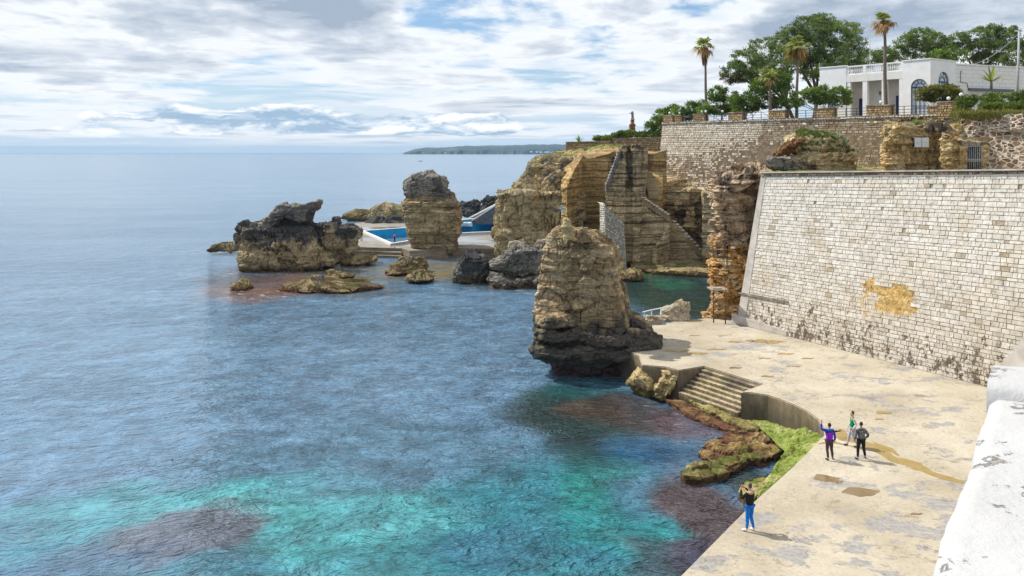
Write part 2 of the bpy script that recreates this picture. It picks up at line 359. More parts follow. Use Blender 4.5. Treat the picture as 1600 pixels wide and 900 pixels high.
# ---------------------------------------------------------------- camera, sun, sky
cam = bpy.data.cameras.new('camera'); co = bpy.data.objects.new('camera', cam); COL.objects.link(co); SC.camera = co
co.location = (0, 0, HC); co.rotation_euler = (math.pi/2, 0, 0)
cam.sensor_width = 36; cam.lens = 36*F/1600; cam.shift_y = -(450-PY0)/1600; cam.clip_start = .1; cam.clip_end = 90000
SUN_EL, SUN_AZ = math.radians(50), math.radians(-62)      # azimuth from +Y towards +X
sd = Vector((math.sin(SUN_AZ)*math.cos(SUN_EL), math.cos(SUN_AZ)*math.cos(SUN_EL), math.sin(SUN_EL)))
sl = bpy.data.lights.new('sun', 'SUN'); so = bpy.data.objects.new('sun', sl); COL.objects.link(so)
sl.energy = 3.7; sl.angle = math.radians(.6); sl.color = (1, .95, .86); so.rotation_euler = sd.to_track_quat('Z', 'Y').to_euler(); so.location = (0,0,80)
SC.view_settings.view_transform = 'Standard'; SC.view_settings.look = 'None'; SC.view_settings.gamma = 1; SC.view_settings.exposure = EXPOSURE = .44
SC.cycles.use_denoising = True; SC.cycles.max_bounces = 5; SC.cycles.diffuse_bounces = 3; SC.cycles.glossy_bounces = 3; SC.cycles.transparent_max_bounces = 8
SC.cycles.volume_bounces = 0; SC.cycles.caustics_reflective = False; SC.cycles.caustics_refractive = False; SC.cycles.sample_clamp_indirect = 3; SC.cycles.sample_clamp_direct = 2.2
w = NT('World', True)
tc = w.n('ShaderNodeTexCoord').outputs['Generated']; dx, dy, dz = w.sep(tc)
el = w.math('ARCSINE', dz); az = w.math('ARCTAN2', dx, dy)
sky = w.n('ShaderNodeTexSky', sky_type='NISHITA', sun_disc=False); sky.sun_elevation = SUN_EL; sky.sun_rotation = SUN_AZ; sky.dust_density = .6; sky.ozone_density = 1.5
blue = w.vs(sky.outputs[0], (.085, .095, .105))
# a wind-drawn deck: the coordinates stretch towards the horizon as a flat cloud deck does
inv = w.math('DIVIDE', 1., w.add(w.math('MAXIMUM', el, 0.), .10))
dk = w.comb(w.mul(az, 3.0), w.mul(inv, .62), .37)
wp = w.noise(dk, 1.6, 4, out='Color'); dkw = w.va(dk, w.vs(w.va(wp, (-.5,-.5,-.5)), (.30,.22,.2)))
n1 = w.noise(dkw, 1.25, 12, .56); n2 = w.noise(w.va(dkw, (7.3,2.1,0)), 3.4, 10, .62)
n1u = w.noise(w.va(dkw, (-.05,-.07,0)), 1.25, 12, .56)
low = w.mr(el, .015, .085)                                 # the sky opens towards the horizon
dens = w.add(w.add(n1, w.mul(w.math('SUBTRACT', n2, .5), .36)), w.mul(w.math('SUBTRACT', low, 1.), .12))
cov = w.mr(dens, .36, .47)
shade = w.add(dens, w.mul(w.math('SUBTRACT', n1u, n1), 1.1))     # bright thin edges, blue-grey hearts
deck = w.ramp(shade, [(.34, (.68,.75,.83)), (.42, (.80,.84,.88)), (.49, (.84,.86,.885)), (.555, (.60,.65,.72)), (.66, (.34,.41,.51))])
hz = w.mr(el, .0, .12, 1, 0); pale = w.mix(hz, w.mix(.35, blue, (.25,.45,.70)), (.56,.68,.80))
col = w.mix(w.mul(cov, .96), pale, deck)
st_ = w.noise(w.va(w.comb(w.mul(az, 2.2), w.mul(el, 46.), 5.), w.vs(wp, (.0,1.2,0))), 1.2, 8, .6); sm = w.mul(w.mr(st_, .46, .62), w.mul(w.mr(el, .03, .06), w.mr(el, .10, .15, 1, 0)))
col = w.mix(w.mul(sm, .7), col, (.80,.83,.87))
# a bank of cumulus low over the sea, lit from above
cu = w.comb(w.mul(az, 9.), w.mul(el, 30.), 3.1); cw = w.va(cu, w.vs(w.va(w.noise(cu, 1.2, 4, out='Color'), (-.5,-.5,-.5)), (.9,.5,0)))
c1 = w.noise(cw, .85, 10, .6); c1u = w.noise(w.va(cw, (0.,.22,0)), .85, 10, .6)
band = w.mul(w.mr(el, .010, .026), w.mr(el, .036, .070, 1, 0))
azb = w.add(w.mul(w.mr(az, -.62, -.30), w.mr(az, -.02, .06, 1, 0)), w.mul(w.mr(az, .02, .2), .35))
cm = w.mr(w.add(c1, w.mul(w.mul(band, azb), .42)), .74, .80)
csh = w.ramp(w.add(.52, w.mul(w.math('SUBTRACT', c1, c1u), 5.)), [(.2, (.30,.44,.60)), (.5, (.60,.69,.79)), (.78, (.95,.95,.95))])
col = w.mix(w.mul(cm, .9), col, csh)
mist = w.mr(el, .0, .022, .75, 0); col = w.mix(mist, col, (.62,.70,.78))
bg = w.n('ShaderNodeBackground'); w.set(bg.inputs[0], col); bg.inputs[1].default_value = .88
w.m.cycles.sampling_method = 'MANUAL'; w.m.cycles.sample_map_resolution = 512
wo = w.n('ShaderNodeOutputWorld'); w.set(wo.inputs[0], bg.outputs[0])
# ---------------------------------------------------------------- sea
def sea_colour():
    xs = np.concatenate([np.linspace(-75, 45, 300)]); ys = np.concatenate([np.linspace(8, 60, 150), np.linspace(60.5, 190, 150)])
    X, Y = np.meshgrid(xs, ys); P = np.stack([X, Y, 0*X], -1)
    wx = fbm(P*.16, 4, 3)*2.4+fbm(P*.6, 3, 4)*.7; wy = fbm(P*.16+40, 4, 5)*2.4+fbm(P*.6+9, 3, 6)*.7
    C = np.zeros(X.shape+(3,)); C[:] = (.100, .195, .300)
    def blob(px, py, rx, ry, col, s=1., ang=0., warp=1., soft=.35):
        c = gnd(px, py, 0); k = HC*F/(py-PY0)/F       # metres per photo pixel across at that distance
        ax = rx*k; ay = abs(gnd(px, py-ry, 0)[1]-gnd(px, py+ry, 0)[1])/2
        dx_, dy_ = X+wx*warp-c[0], Y+wy*warp-c[1]; ca, sa = math.cos(ang), math.sin(ang)
        d = np.sqrt(((ca*dx_+sa*dy_)/ax)**2+((-sa*dx_+ca*dy_)/ay)**2)
        m = np.clip((1+soft-d)/(2*soft), 0, 1); m = m*m*(3-2*m)*s; C[:] = C*(1-m[...,None])+np.array(col)*m[...,None]
    TEAL, TURQ, PURP, BRN, DGR = (.012,.165,.205), (.06,.31,.33), (.095,.090,.12), (.19,.075,.025), (.012,.034,.024)
    blob(420, 860, 470, 110, TEAL, .65, soft=.6); blob(890, 800, 210, 130, TEAL, .85, soft=.5); blob(620, 700, 330, 50, (.02,.12,.16), .35, soft=.6)
    blob(480, 810, 190, 55, TURQ, .95, soft=.5); blob(250, 790, 160, 40, TURQ, .6, soft=.6); blob(610, 870, 110, 60, TURQ, .5, soft=.6); blob(930, 740, 80, 40, (.01,.21,.16), .7, soft=.6)
    blob(700, 860, 160, 40, TEAL, .7, soft=.6); blob(960, 820, 90, 60, (.02,.23,.24), .7, soft=.6); blob(860, 860, 60, 40, (.02,.24,.26), .6, soft=.6)
    blob(335, 850, 115, 55, PURP, .9, soft=.3); blob(170, 890, 120, 25, (.05,.12,.22), .7, soft=.5)
    blob(780, 640, 120, 25, (.09,.175,.28), .5, soft=.6); blob(560, 640, 200, 30, (.10,.19,.30), .5, soft=.8)
    blob(780, 850, 90, 35, (.03,.13,.22), .6, soft=.6); blob(1000, 870, 90, 60, (.055,.085,.10), .85, soft=.3)
    blob(900, 655, 90, 60, DGR, .95, warp=.5, soft=.35); blob(920, 610, 70, 25, (.01,.10,.10), .6, warp=.5); blob(940, 640, 60, 16, (.075,.042,.025), .75, warp=.6)  # submerged rock; its green is darkened to paint in the stack's reflection
    blob(1010, 650, 70, 36, (.055,.036,.026), .85, warp=.5); blob(1070, 665, 60, 26, (.085,.05,.06), .75, warp=.4, soft=.3)
    blob(1010, 712, 80, 22, (.012,.07,.16), .9, warp=.4, soft=.5)
    blob(1110, 800, 62, 70, (.085,.058,.062), .95, warp=.4, soft=.25); blob(1060, 870, 60, 40, (.06,.045,.075), .9, warp=.5, soft=.3); blob(1165, 745, 40, 22, (.03,.04,.035), .9, warp=.2)
    blob(440, 445, 95, 24, BRN, .95, warp=.7, soft=.3); blob(380, 430, 60, 16, (.09,.05,.03), .7, warp=.6); blob(620, 425, 150, 14, (.17,.13,.045), .85, warp=.5); blob(700, 418, 60, 16, (.24,.17,.05), .9, warp=.5)
    blob(560, 455, 60, 10, (.07,.06,.03), .5, warp=.5); blob(785, 440, 90, 14, (.05,.05,.03), .6, warp=.5)
    blob(1045, 452, 90, 42, (.005,.038,.022), 1., warp=.3, soft=.3); blob(1052, 443, 30, 8, (.005,.14,.06), .85, warp=.4, soft=.6); blob(1010, 432, 30, 6, (.02,.10,.02), .8, warp=.3)
    # mottled weed on the bottom
    kk = np.clip(fbm(P*np.array((.13,.2,1)), 4, 33)*1.6+.1, 0, 1)[...,None]*.35; C = C*(1-kk)+C.mean(-1, keepdims=True)*np.array((.45,.98,1.5))*kk*1.0
    k = np.clip(fbm(P*.9, 5, 30), -1, 1)[...,None]; near = (Y < 62)[...,None]
    C = C*(1+.35*k)
    return xs, ys, np.clip(C, .001, 1)
def make_sea():
    xs, ys, C = sea_colour(); mb = MB(); heightgrid(mb, xs, ys, lambda x, y: 0*x)
    far = [(-60000, 60000)]
    x0, x1, y0, y1 = xs[0], xs[-1], ys[0], ys[-1]; B = 11000; nb = mb.n
    o = np.array([(-B,-B,0),(B,-B,0),(B,B,0),(-B,B,0),(x0,y0,0),(x1,y0,0),(x1,y1,0),(x0,y1,0)], float)
    mb.add(o, np.array([(0,1,5,4),(1,2,6,5),(2,3,7,6),(3,0,4,7)]))
    t = NT('sea_water'); p = t.pos(); x, y, z = t.sep(p)
    dist = t.n('ShaderNodeVectorMath', operation='LENGTH'); t.set(dist.inputs[0], p); dist = dist.outputs['Value']
    body = t.attr('water_body', 'Color')
    body = t.mix(t.mr(dist, 90, 170), body, (.100, .195, .300))
    mot = t.noise(p, 1.6, 6, .7); body = t.mix(1., body, t.ramp(mot, [(.3, g3(.62)), (.5, g3(1.)), (.72, g3(1.35))]), 'MULTIPLY')
    # wind ripples running ashore, with a swell and cat's-paws that roughen patches
    rot = t.n('ShaderNodeVectorRotate', rotation_type='Z_AXIS'); t.set(rot.inputs['Vector'], p); rot.inputs['Angle'].default_value = -.30; r = rot.outputs[0]
    rw = t.va(r, t.vs(t.noise(p, .18, 3, out='Color'), (3., 3., 0)))
    a = t.noise(t.vs(rw, (1.15, 2.9, 1)), 1., 2, .5, .3); b = t.noise(t.vs(rw, (.28, .75, 1)), 1., 3, .5, .3); c = t.noise(t.vs(rw, (2.9, 6.4, 1)), 1., 2, .55, .2)
    paw = t.mr(t.noise(t.vs(p, (.02, .05, 1)), 1., 5, .6), .35, .65, .55, 1.25)
    rid = lambda n_: t.math('SUBTRACT', 1., t.math('ABSOLUTE', t.math('SUBTRACT', t.mul(n_, 2.), 1.)))
    a = t.add(t.mul(a, .45), t.mul(rid(a), .42))
    h = t.mul(t.add(t.add(t.mul(a, 1.), t.mul(b, 1.1)), t.mul(c, .42)), paw)
    fade = t.add(.07, t.math('DIVIDE', 1.1, t.add(1., t.math('POWER', t.mul(dist, .0062), 1.5)))); h = t.mul(h, fade)
    nm = t.bump(h, 1., .52)
    rough = t.mr(dist, 20, 500, .045, .22, False)
    spc = t.mr(t.noise(t.vs(p, (.0025, .011, 1)), 1., 5, .6), .3, .7, .85, 1.1)
    sh = t.pbsdf(body, rough, nm, IOR=1.6, Specular_IOR_Level=.55)
    # foam where the swell breaks on the rocks
    fm = t.mr(t.noise(t.vs(p, (.7,1.2,1)), 1.1, 8, .75), .56, .66); fa = t.attr('foam'); foam = t.pbsdf((.7,.72,.74), .8)
    mx = t.n('ShaderNodeMixShader'); t.set(mx.inputs[0], t.mul(fm, fa)); t.set(mx.inputs[1], sh); t.set(mx.inputs[2], foam)
    ob = mb.build('sea', t.out(mx.outputs[0]), origin=(0,0,0)); ob['kind'] = 'structure'
    cols = np.ones((mb.n, 4), np.float32); cols[:nb, :3] = C.reshape(-1,3); cols[nb:, :3] = (.100, .195, .300)
    a_ = ob.data.attributes.new('water_body', 'FLOAT_COLOR', 'POINT'); a_.data.foreach_set('color', cols.ravel())
    fo = np.zeros(mb.n, np.float32); V = np.concatenate(mb.v)[:nb]
    for px, py, rx, ry, s in ((345,392,60,6,.9),(340,428,60,8,.5),(400,462,70,9,.75),(375,455,30,5,.9),(590,345,40,5,1.),(545,338,30,6,.9),(1070,655,45,18,.55),(560,352,40,6,.9),(1040,690,40,6,.5),(880,592,40,5,.4),(1010,630,40,7,.45),(730,452,50,5,.5),(815,455,50,5,.45),(450,427,60,4,.5),(500,470,60,5,.5),(1075,742,25,6,.5),(1060,640,30,6,.5),(300,428,60,6,.3)):
        c_ = gnd(px, py, 0); k = HC/(py-PY0); ax = rx*k; ay = max(.5, abs(gnd(px, py-ry, 0)[1]-gnd(px, py+ry, 0)[1])/2)
        d = ((V[:,0]-c_[0])/ax)**2+((V[:,1]-c_[1])/ay)**2; fo[:nb] = np.maximum(fo[:nb], s*np.clip(1.3-d, 0, 1))
    a_ = ob.data.attributes.new('foam', 'FLOAT', 'POINT'); a_.data.foreach_set('value', fo)
make_sea()
# ---------------------------------------------------------------- rocks
OCHRE = [(.16,.10,.045), (.36,.23,.10), (.52,.36,.17)]
TAN = [(.22,.16,.085), (.45,.335,.18), (.60,.48,.29)]
BROWN = [(.10,.065,.035), (.25,.17,.09), (.40,.29,.16)]
M = {}
M['stack'] = rockmat('stack_limestone', [(.18,.13,.07), (.39,.285,.16), (.52,.41,.26)], cr=(.10, 5.2, 2.8), inv=-1.6, crust=(.062,.056,.05), strat=(2.4,.35), lines=.3, white=.08, wet=.8, wetcol=(.06,.035,.035), bump=.9)
M['stack2'] = rockmat('banded_limestone', [(.17,.12,.065), (.36,.265,.145), (.52,.40,.22)], cr=(.07, 8.5, .8), crust=(.11,.10,.09), strat=(1.6,.6), lines=.35, wet=1.0, bump=.9)
M['dark'] = rockmat('black_crusted_limestone', [(.17,.125,.07), (.36,.275,.155), (.52,.42,.26)], cr=(.19, 3.7, 2.4), crust=(.055,.053,.052), strat=(2.2,.4), wet=.8, wetcol=(.10,.07,.03), white=.03, bump=.9)
M['slab'] = rockmat('grey_limestone_slab', [(.14,.12,.10), (.27,.24,.20), (.38,.34,.28)], cr=(.04, 3, 1), strat=(1.2,.4), wet=0, bump=.9)
M['black'] = rockmat('black_boulder', [(.06,.055,.05), (.11,.10,.09), (.2,.17,.13)], cr=(.14, 1.2, .8), crust=(.045,.044,.044), strat=(1.2,.4), wet=1.1, wetcol=(.12,.085,.04), bump=.9)
M['greyb'] = rockmat('grey_boulder', [(.10,.09,.075), (.21,.185,.15), (.36,.31,.24)], cr=(.10, 3.2, 1.5), crust=(.07,.066,.062), strat=(1.2,.4), wet=1.0, wetcol=(.11,.07,.045), bump=.9, topc=(.22,.2,.17))
M['reef'] = rockmat('reef_rock', [(.10,.065,.03), (.23,.17,.085), (.38,.30,.16)], cr=(.02, 1.5, .5), strat=(3,.4), wet=.5, wetcol=(.13,.06,.028), green=.06, bump=.9)
M['quarry'] = rockmat('quarried_limestone', [(.33,.245,.135), (.54,.42,.245), (.64,.53,.34)], cr=(.02, 12, 3), crust=(.10,.085,.07), strat=(3.2,.4), lines=.85, wet=.9, wetcol=(.04,.035,.015), bump=.8)
M['quarryd'] = rockmat('crusted_quarry_limestone', [(.29,.22,.125), (.53,.42,.255), (.65,.54,.35)], cr=(.04, 10, 6), crust=(.085,.078,.07), strat=(3.2,.4), lines=.9, wet=.9, wetcol=(.04,.035,.015), bump=.8)  # limestone of the tall pillar, with more grey crust than the wall
M['orange'] = rockmat('orange_sandstone', [(.28,.17,.065), (.46,.31,.13), (.57,.43,.22)], cr=(.03, 12, 3), crust=(.16,.11,.06), strat=(2.2,.5), lines=.75, wet=.9, bump=.8)
M['head'] = rockmat('headland_limestone', [(.25,.18,.085), (.48,.36,.185), (.60,.48,.28)], cr=(.07, 9, 4), crust=(.11,.098,.08), strat=(1.4,.45), wet=1.0, wetcol=(.07,.055,.02), bump=.9, topc=(.24,.22,.16), green=.03)
M['rug'] = rockmat('rugged_red_brown_rock', [(.25,.16,.10), (.48,.345,.22), (.64,.53,.39)], cr=(.03, 11, 3), crust=(.13,.10,.085), strat=(2.6,.8), wet=0, white=.13, bump=1., sc=.5)
M['rugo'] = rockmat('orange_streaked_rock', [(.28,.14,.045), (.48,.27,.09), (.58,.46,.28)], cr=(.04, 6.5, 1), crust=(.14,.11,.09), strat=(2.2,.8), wet=0, white=.13, bump=1., sc=.5)
M['pale'] = rockmat('pale_boulder', [(.30,.24,.16), (.46,.38,.27), (.6,.52,.4)], cr=(.03, 3, 1), strat=(1.8,.5), wet=0, bump=.9)
M['shore'] = rockmat('shore_boulder', [(.24,.175,.075), (.47,.36,.18), (.60,.49,.28)], cr=(.0, 3, 1), crust=(.12,.10,.06), strat=(1.4,.5), wet=1.1, wetcol=(.09,.07,.025), bump=.9)
M['soil'] = rockmat('terrace_soil', [(.20,.13,.06), (.36,.25,.12), (.46,.36,.2)], cr=(.0, 30, 3), strat=(1,.3), wet=0, green=.12, bump=.8)
def rock(name, label, cat, build, mat, group=None, kind=None):
    mb = MB(); build(mb); return tag(mb.build(name, mat), None if kind == 'structure' else label, None if kind == 'structure' else cat, group, kind)

# --- the tall stack in the middle
def b(mb):
    prof(mb, 56.0, [(368,868,940),(371,862,950),(378,857,958),(388,855,970),(400,853,979),(412,852,984),(430,848,988),(450,847,989),(470,844,993),(490,840,998),(510,837,1003),(525,835,1006),(535,834,1008),(550,833,1008),(560,833,1004),(568,835,996),(575,842,980),(580,855,965)],
         3.2, res=.07, n=9, rot=.24, back=.10, amp=.10, fr=.4, st=(.09,.42), cel=(.19,1.5), fine=.06, crack=.10, seed=3, caps=(9,9))
    prof(mb, 57.0, [(566,880,1000),(580,866,1004),(592,864,1006),(604,870,1008),(612,872,1008)], 3., res=.1, n=4, amp=.2, st=(.1,.3), cel=(.2,.9), seed=8)
    prof(mb, 57.0, [(361,893,912),(368,893,922),(378,890,926)], .7, res=.06, n=4, amp=.08, fr=1.4, cel=(.08,.5), seed=13, caps=(5,4))
    prof(mb, 57.3, [(377,918,932),(388,918,946)], .8, res=.06, n=4, amp=.06, fr=1.4, cel=(.1,.5), seed=14, caps=(5,4))
    prof(mb, 57.3, [(384,940,948),(396,940,958),(402,940,962)], .7, res=.06, n=4, amp=.06, fr=1.4, cel=(.1,.5), seed=15, caps=(5,4))
    for i,(y0,y1,l,r,Y,hd) in enumerate(((498,514,842,905,55.9,1.5),(520,536,838,930,55.7,1.5),(530,545,915,990,55.7,1.6),(548,560,840,940,55.6,1.5),(505,528,985,1012,57.2,2.4),(518,540,975,1024,56.6,2.4),(532,552,960,1040,56.2,1.9),(545,566,900,1012,55.6,1.6))):
        prof(mb, Y, [(y0,l,r-9),(y0+4,l-2,r),(y1-3,l-2,r+2),(y1,l,r-3)], hd, res=.08, n=3, amp=.16, fr=.9, cel=(.12,.8), seed=20+i, caps=(7,5))
stk = rock('sea_stack', 'tall tapering rock stack rising beside the concrete quay, dark at its foot', 'rock', b, M['stack'])
mb = MB(); prof(mb, 56.7, [(343,882,889),(350,880,893),(360,880,898),(376,881,903)], .5, res=.05, n=3.4, amp=.08, fr=1.6, cel=(.06,.4), fine=.05, seed=12, caps=(4,4)); mb.build('pinnacle', M['shore'], stk)
# --- boulders at the quay corner
rock('boulder', 'rounded tan boulder under the quay corner, left of a smaller broken one', 'boulder', lambda mb: prof(mb, 51.6, [(578,1003,1026),(584,998,1032),(594,990,1038),(606,981,1040),(616,979,1038),(626,985,1028)], 1.3, res=.06, n=2.6, amp=.10, fr=.8, st=(.05,.3), cel=(.07,.8), fine=.04, seed=31, facets=(16,.62,.9)), M['shore'])
rock('boulder', 'broken stepped boulder between the quay corner and the wide steps', 'boulder', lambda mb: (prof(mb, 50.8, [(586,1038,1058),(596,1035,1061),(608,1029,1058),(618,1024,1052),(630,1020,1044)], 1.0, res=.06, n=2.6, amp=.12, fr=.9, st=(.08,.25), cel=(.12,.6), fine=.04, seed=33, facets=(14,.62,.9))), M['shore'])
# --- the group at the left
def b(mb):
    prof(mb, 107., [(356,360,406),(360,356,474),(372,354,482),(385,354,488),(398,357,500),(410,362,509),(418,368,510),(424,384,506),(432,388,503)], 5.5, res=.15, n=3.6, amp=.30, fr=.3, st=(.15,.5), cel=(.42,2.2), fine=.12, crack=.45, seed=41, caps=(8,5), facets=(9,.86,.98,.4))
    prof(mb, 106.3, [(398,366,406),(408,362,414),(418,366,416),(428,374,412)], 2.2, res=.15, n=3, amp=.25, fr=.4, cel=(.3,1.6), fine=.1, seed=48, caps=(6,4))
    prof(mb, 108., [(392,452,485),(396,445,498),(408,440,503),(420,440,503),(429,445,500)], 2.5, res=.15, n=2.8, amp=.3, fr=.4, cel=(.3,1.6), fine=.1, seed=43, caps=(6,4), facets=(12,.7,.95))
    prof(mb, 110., [(339,424,474),(344,420,476),(352,419,477),(364,415,480)], 3., res=.14, n=4, amp=.2, fr=.5, st=(.2,.45), cel=(.25,1.2), fine=.1, seed=44, caps=(7,4))
    prof(mb, 112., [(350,478,536),(355,472,545),(368,469,549),(382,468,551),(395,470,548),(405,474,543),(412,476,541)], 4., res=.15, n=2.8, amp=.3, fr=.3, st=(.1,.6), cel=(.35,2.), fine=.12, crack=.3, seed=45, caps=(8,4), facets=(14,.7,.93))
rock('sea_rock', 'massive black crusted sea rock carrying a tilted slab, far left', 'rock', b, M['dark'])
rock('rock_slab', 'grey tilted slab leaning like a ramp on top of the black sea rock', 'rock', lambda mb: outline(mb, [(403,352),(412,343),(422,330),(429,321),(436,318),(448,320),(458,322),(475,319),(490,316),(488,325),(481,337),(475,346),(466,349),(456,346),(446,340),(436,342),(424,354),(412,364),(404,361)], 108.5, 3.6, res=.14, rnd=.16, skew=.5, amp=.2, fr=.6, cel=(.22,1.2), fine=.09, seed=47), M['slab'])
rock('boulder', 'small dark pointed boulder behind the right end of the black sea rock', 'boulder', lambda mb: prof(mb, 138., [(341,518,528),(347,512,529),(353,506,530),(358,505,530)], 1.6, res=.15, n=3, amp=.2, cel=(.2,1), seed=48), M['black'])
rock('boulder', 'low dark boulder on the pool deck edge near the standing figure', 'boulder', lambda mb: prof(mb, 146., [(352,533,549),(356,531,551),(363,531,551)], 1.6, res=.15, n=3, amp=.2, cel=(.2,1), seed=49), M['black'])
# --- reefs in the shallows
for i,(nm,lab,Y,rows,hd) in enumerate((
    ('reef','low weed-green reef rock lying lengthwise in front of the black sea rock',90.5,[(443,468,496),(449,440,572),(456,428,600),(462,432,582),(469,460,530)],2.6),
    ('reef','small squat rock awash, left end of the brown shallows',92.5,[(441,366,384),(448,356,390),(456,357,392),(465,362,390)],1.6),
    ('reef','thin flat reef awash between the black sea rock and the banded stack',100.,[(429,505,538),(433,503,553),(438,505,556)],1.6),
    ('reef','flat ledge rock in the shallows before the pool deck front',112.,[(400,560,586),(405,545,588),(411,533,586),(414,530,575)],2.),
    ('reef','orange-brown reef awash left of the black sea rock',124.,[(383,342,364),(388,325,368),(394,314,372)],2.5),
    ('reef','layered low ledge rock below the banded stack',103.,[(408,622,655),(413,618,663),(420,612,664),(428,600,662),(434,596,650)],3.),
    ('reef','low rounded ledge rock right beside the layered one',97.,[(430,640,668),(436,632,678),(444,634,676)],1.6),
    ('reef','bright green topped reef beside the wall of the green basin',99.,[(428,972,1000),(433,965,1010),(440,968,1006)],1.6))):
    rock(nm, lab, 'rock', lambda mb: prof(mb, Y, rows, hd, res=.11, n=2.8, amp=.25, fr=.6, st=(.14,.28), cel=(.3,1.2), fine=.1, crack=.2, seed=60+i, caps=(12,3), facets=(10,.7,.95,1.6)), M['reef'])
rock('boulder', 'spiky dark stub standing on the weed-green reef', 'boulder', lambda mb: prof(mb, 91.5, [(433,495,500),(440,491,504),(450,489,508)], .8, res=.1, n=2.4, amp=.2, fr=1, cel=(.15,.6), seed=77), M['black'])
# --- the stack by the pool
def b(mb):
    prof(mb, 120., [(313,626,708),(318,622,712),(330,624,714),(345,628,716),(355,629,714),(368,630,713),(380,634,712),(392,640,707),(400,642,704),(408,642,704)], 4.6, res=.14, n=3.2, amp=.25, fr=.3, st=(.13,.6), cel=(.12,2.6), fine=.1, crack=.22, seed=81, caps=(7,4))
    prof(mb, 121., [(302,632,700),(306,631,704),(316,628,711)], 4., res=.14, n=3, amp=.25, fr=.5, st=(.25,.35), fine=.1, seed=83, caps=(7,4))
    prof(mb, 120.4, [(326,690,710),(345,691,716),(365,690,715),(385,690,712),(396,686,706)], 2.4, res=.14, n=3, amp=.35, fr=.4, st=(.25,.4), cel=(.3,1.4), seed=84, caps=(6,4))
rock('sea_stack', 'banded tan rock stack standing in front of the swimming pool', 'rock', b, M['stack2'])
rock('boulder', 'grey cap boulder crowning the banded stack by the pool', 'rock', lambda mb: prof(mb, 121.2, [(270,652,674),(275,643,684),(280,633,695),(290,625,697),(300,622,701),(308,627,699)], 3.4, res=.13, n=3, amp=.18, fr=.4, st=(.12,.4), cel=(.2,1.4), fine=.1, crack=.2, seed=85, caps=(7,5), facets=(12,.85,.97,.5)), M['slab'])
rock('boulder', 'black triangular boulder in the water beside the big grey one', 'boulder', lambda mb: (prof(mb, 97., [(393,726,750),(400,714,754),(415,704,762),(430,699,766),(445,700,764),(452,704,760)], 2.6, res=.12, n=2.6, amp=.22, fr=.35, cel=(.2,1.4), fine=.09, crack=.2, seed=91, caps=(6,4), facets=(16,.62,.92)), prof(mb, 98., [(410,755,764),(420,748,770),(440,746,772)], 1.4, res=.12, n=2.6, amp=.15, cel=(.15,1), seed=92, facets=(12,.65,.9))), M['black'])
rock('boulder', 'biggest grey boulder, flat topped, left of the tall stack', 'boulder', lambda mb: (prof(mb, 94.5, [(388,790,838),(394,781,850),(406,770,858),(420,765,862),(432,764,862),(440,770,862)], 3.6, res=.12, n=3, amp=.25, fr=.35, st=(.08,.5), cel=(.2,1.5), fine=.09, crack=.2, seed=94, caps=(8,4), facets=(16,.66,.93)), prof(mb, 93.5, [(436,765,862),(442,758,866),(450,760,862),(456,765,855)], 3.2, res=.12, n=2.8, amp=.4, fr=.5, cel=(.4,1.2), seed=95, caps=(8,3))), M['greyb'])
for i,(lab,Y,rows,hd) in enumerate((('pale boulder lodged on top behind the biggest grey boulder',101.,[(376,794,812),(381,791,818),(390,792,818)],1.),('pale loose block beside the top of the tall stack',99.,[(377,838,858),(388,834,860),(398,836,858)],1.2))):
    rock('boulder', lab, 'boulder', lambda mb: prof(mb, Y, rows, hd, res=.1, n=3, amp=.08, fr=.8, cel=(.08,.8), seed=101+i, facets=(14,.6,.9)), M['pale'])
# --- breakwater far behind the pool
for i,(lab,Y,rows,hd,m) in enumerate((
    ('low tan reef point running out beyond the pool, breakwater left end',184.,[(331,560,620),(335,535,624),(340,528,626),(346,545,626)],5,'reef'),
    ('square-cut brown rock of the breakwater left of the banded stack',176.,[(323,585,618),(326,575,636),(340,574,640),(350,574,642)],4,'head'),
    ('long dark rock bank behind the far pool edge',164.,[(344,580,620),(348,566,640),(356,562,642)],3,'black'),
    ('dark knobbly breakwater rock right of the banded stack',184.,[(315,738,746),(320,720,750),(328,712,752),(338,708,756)],4,'black'),
    ('dark slotted breakwater rock behind the white pool stair',180.,[(308,760,790),(314,752,792),(330,751,794),(338,751,794)],4,'black'))):
    rock('breakwater_rock', lab, 'rock', lambda mb: prof(mb, Y, rows, hd, res=.22, n=3.4, amp=.4, fr=.3, st=(.15,.6), cel=(.4,1.8), fine=.12, seed=110+i), M[m])

# ---------------------------------------------------------------- the quarry cliffs (terrain)
def cliff(name, build, mat): return rock(name, None, None, build, mat, kind='structure')
def pl(*q): return [(PX(a, Y), Y, z) for a, Y, z in q]       # corners given by bearing, distance and top height
cliff('headland_cliff', lambda mb: (prism(mb, pl((776,118.5,10),(812,117,10.2),(846,119,9.7),(884,117.5,10.3),(912,121,10),(905,131,10.2),(800,131,10.2),(779,126,10)), -.6, res=.15, batter=-.01, amp=.3, fr=.25, st=(.08,.6), cel=(.42,3.2), fine=.09, crack=.6, seed=131, caps=(14,3)),
    prof(mb, 116., [(360,772,800),(368,768,806),(380,776,812),(395,785,815),(404,786,815)], 1.6, res=.15, n=3, amp=.4, fr=.4, cel=(.4,1.4), seed=132),
    prof(mb, 115.5, [(364,812,850),(380,808,880),(395,806,885),(404,806,885)], 1.6, res=.15, n=3, amp=.5, fr=.4, cel=(.5,1.4), seed=133)), M['head'])
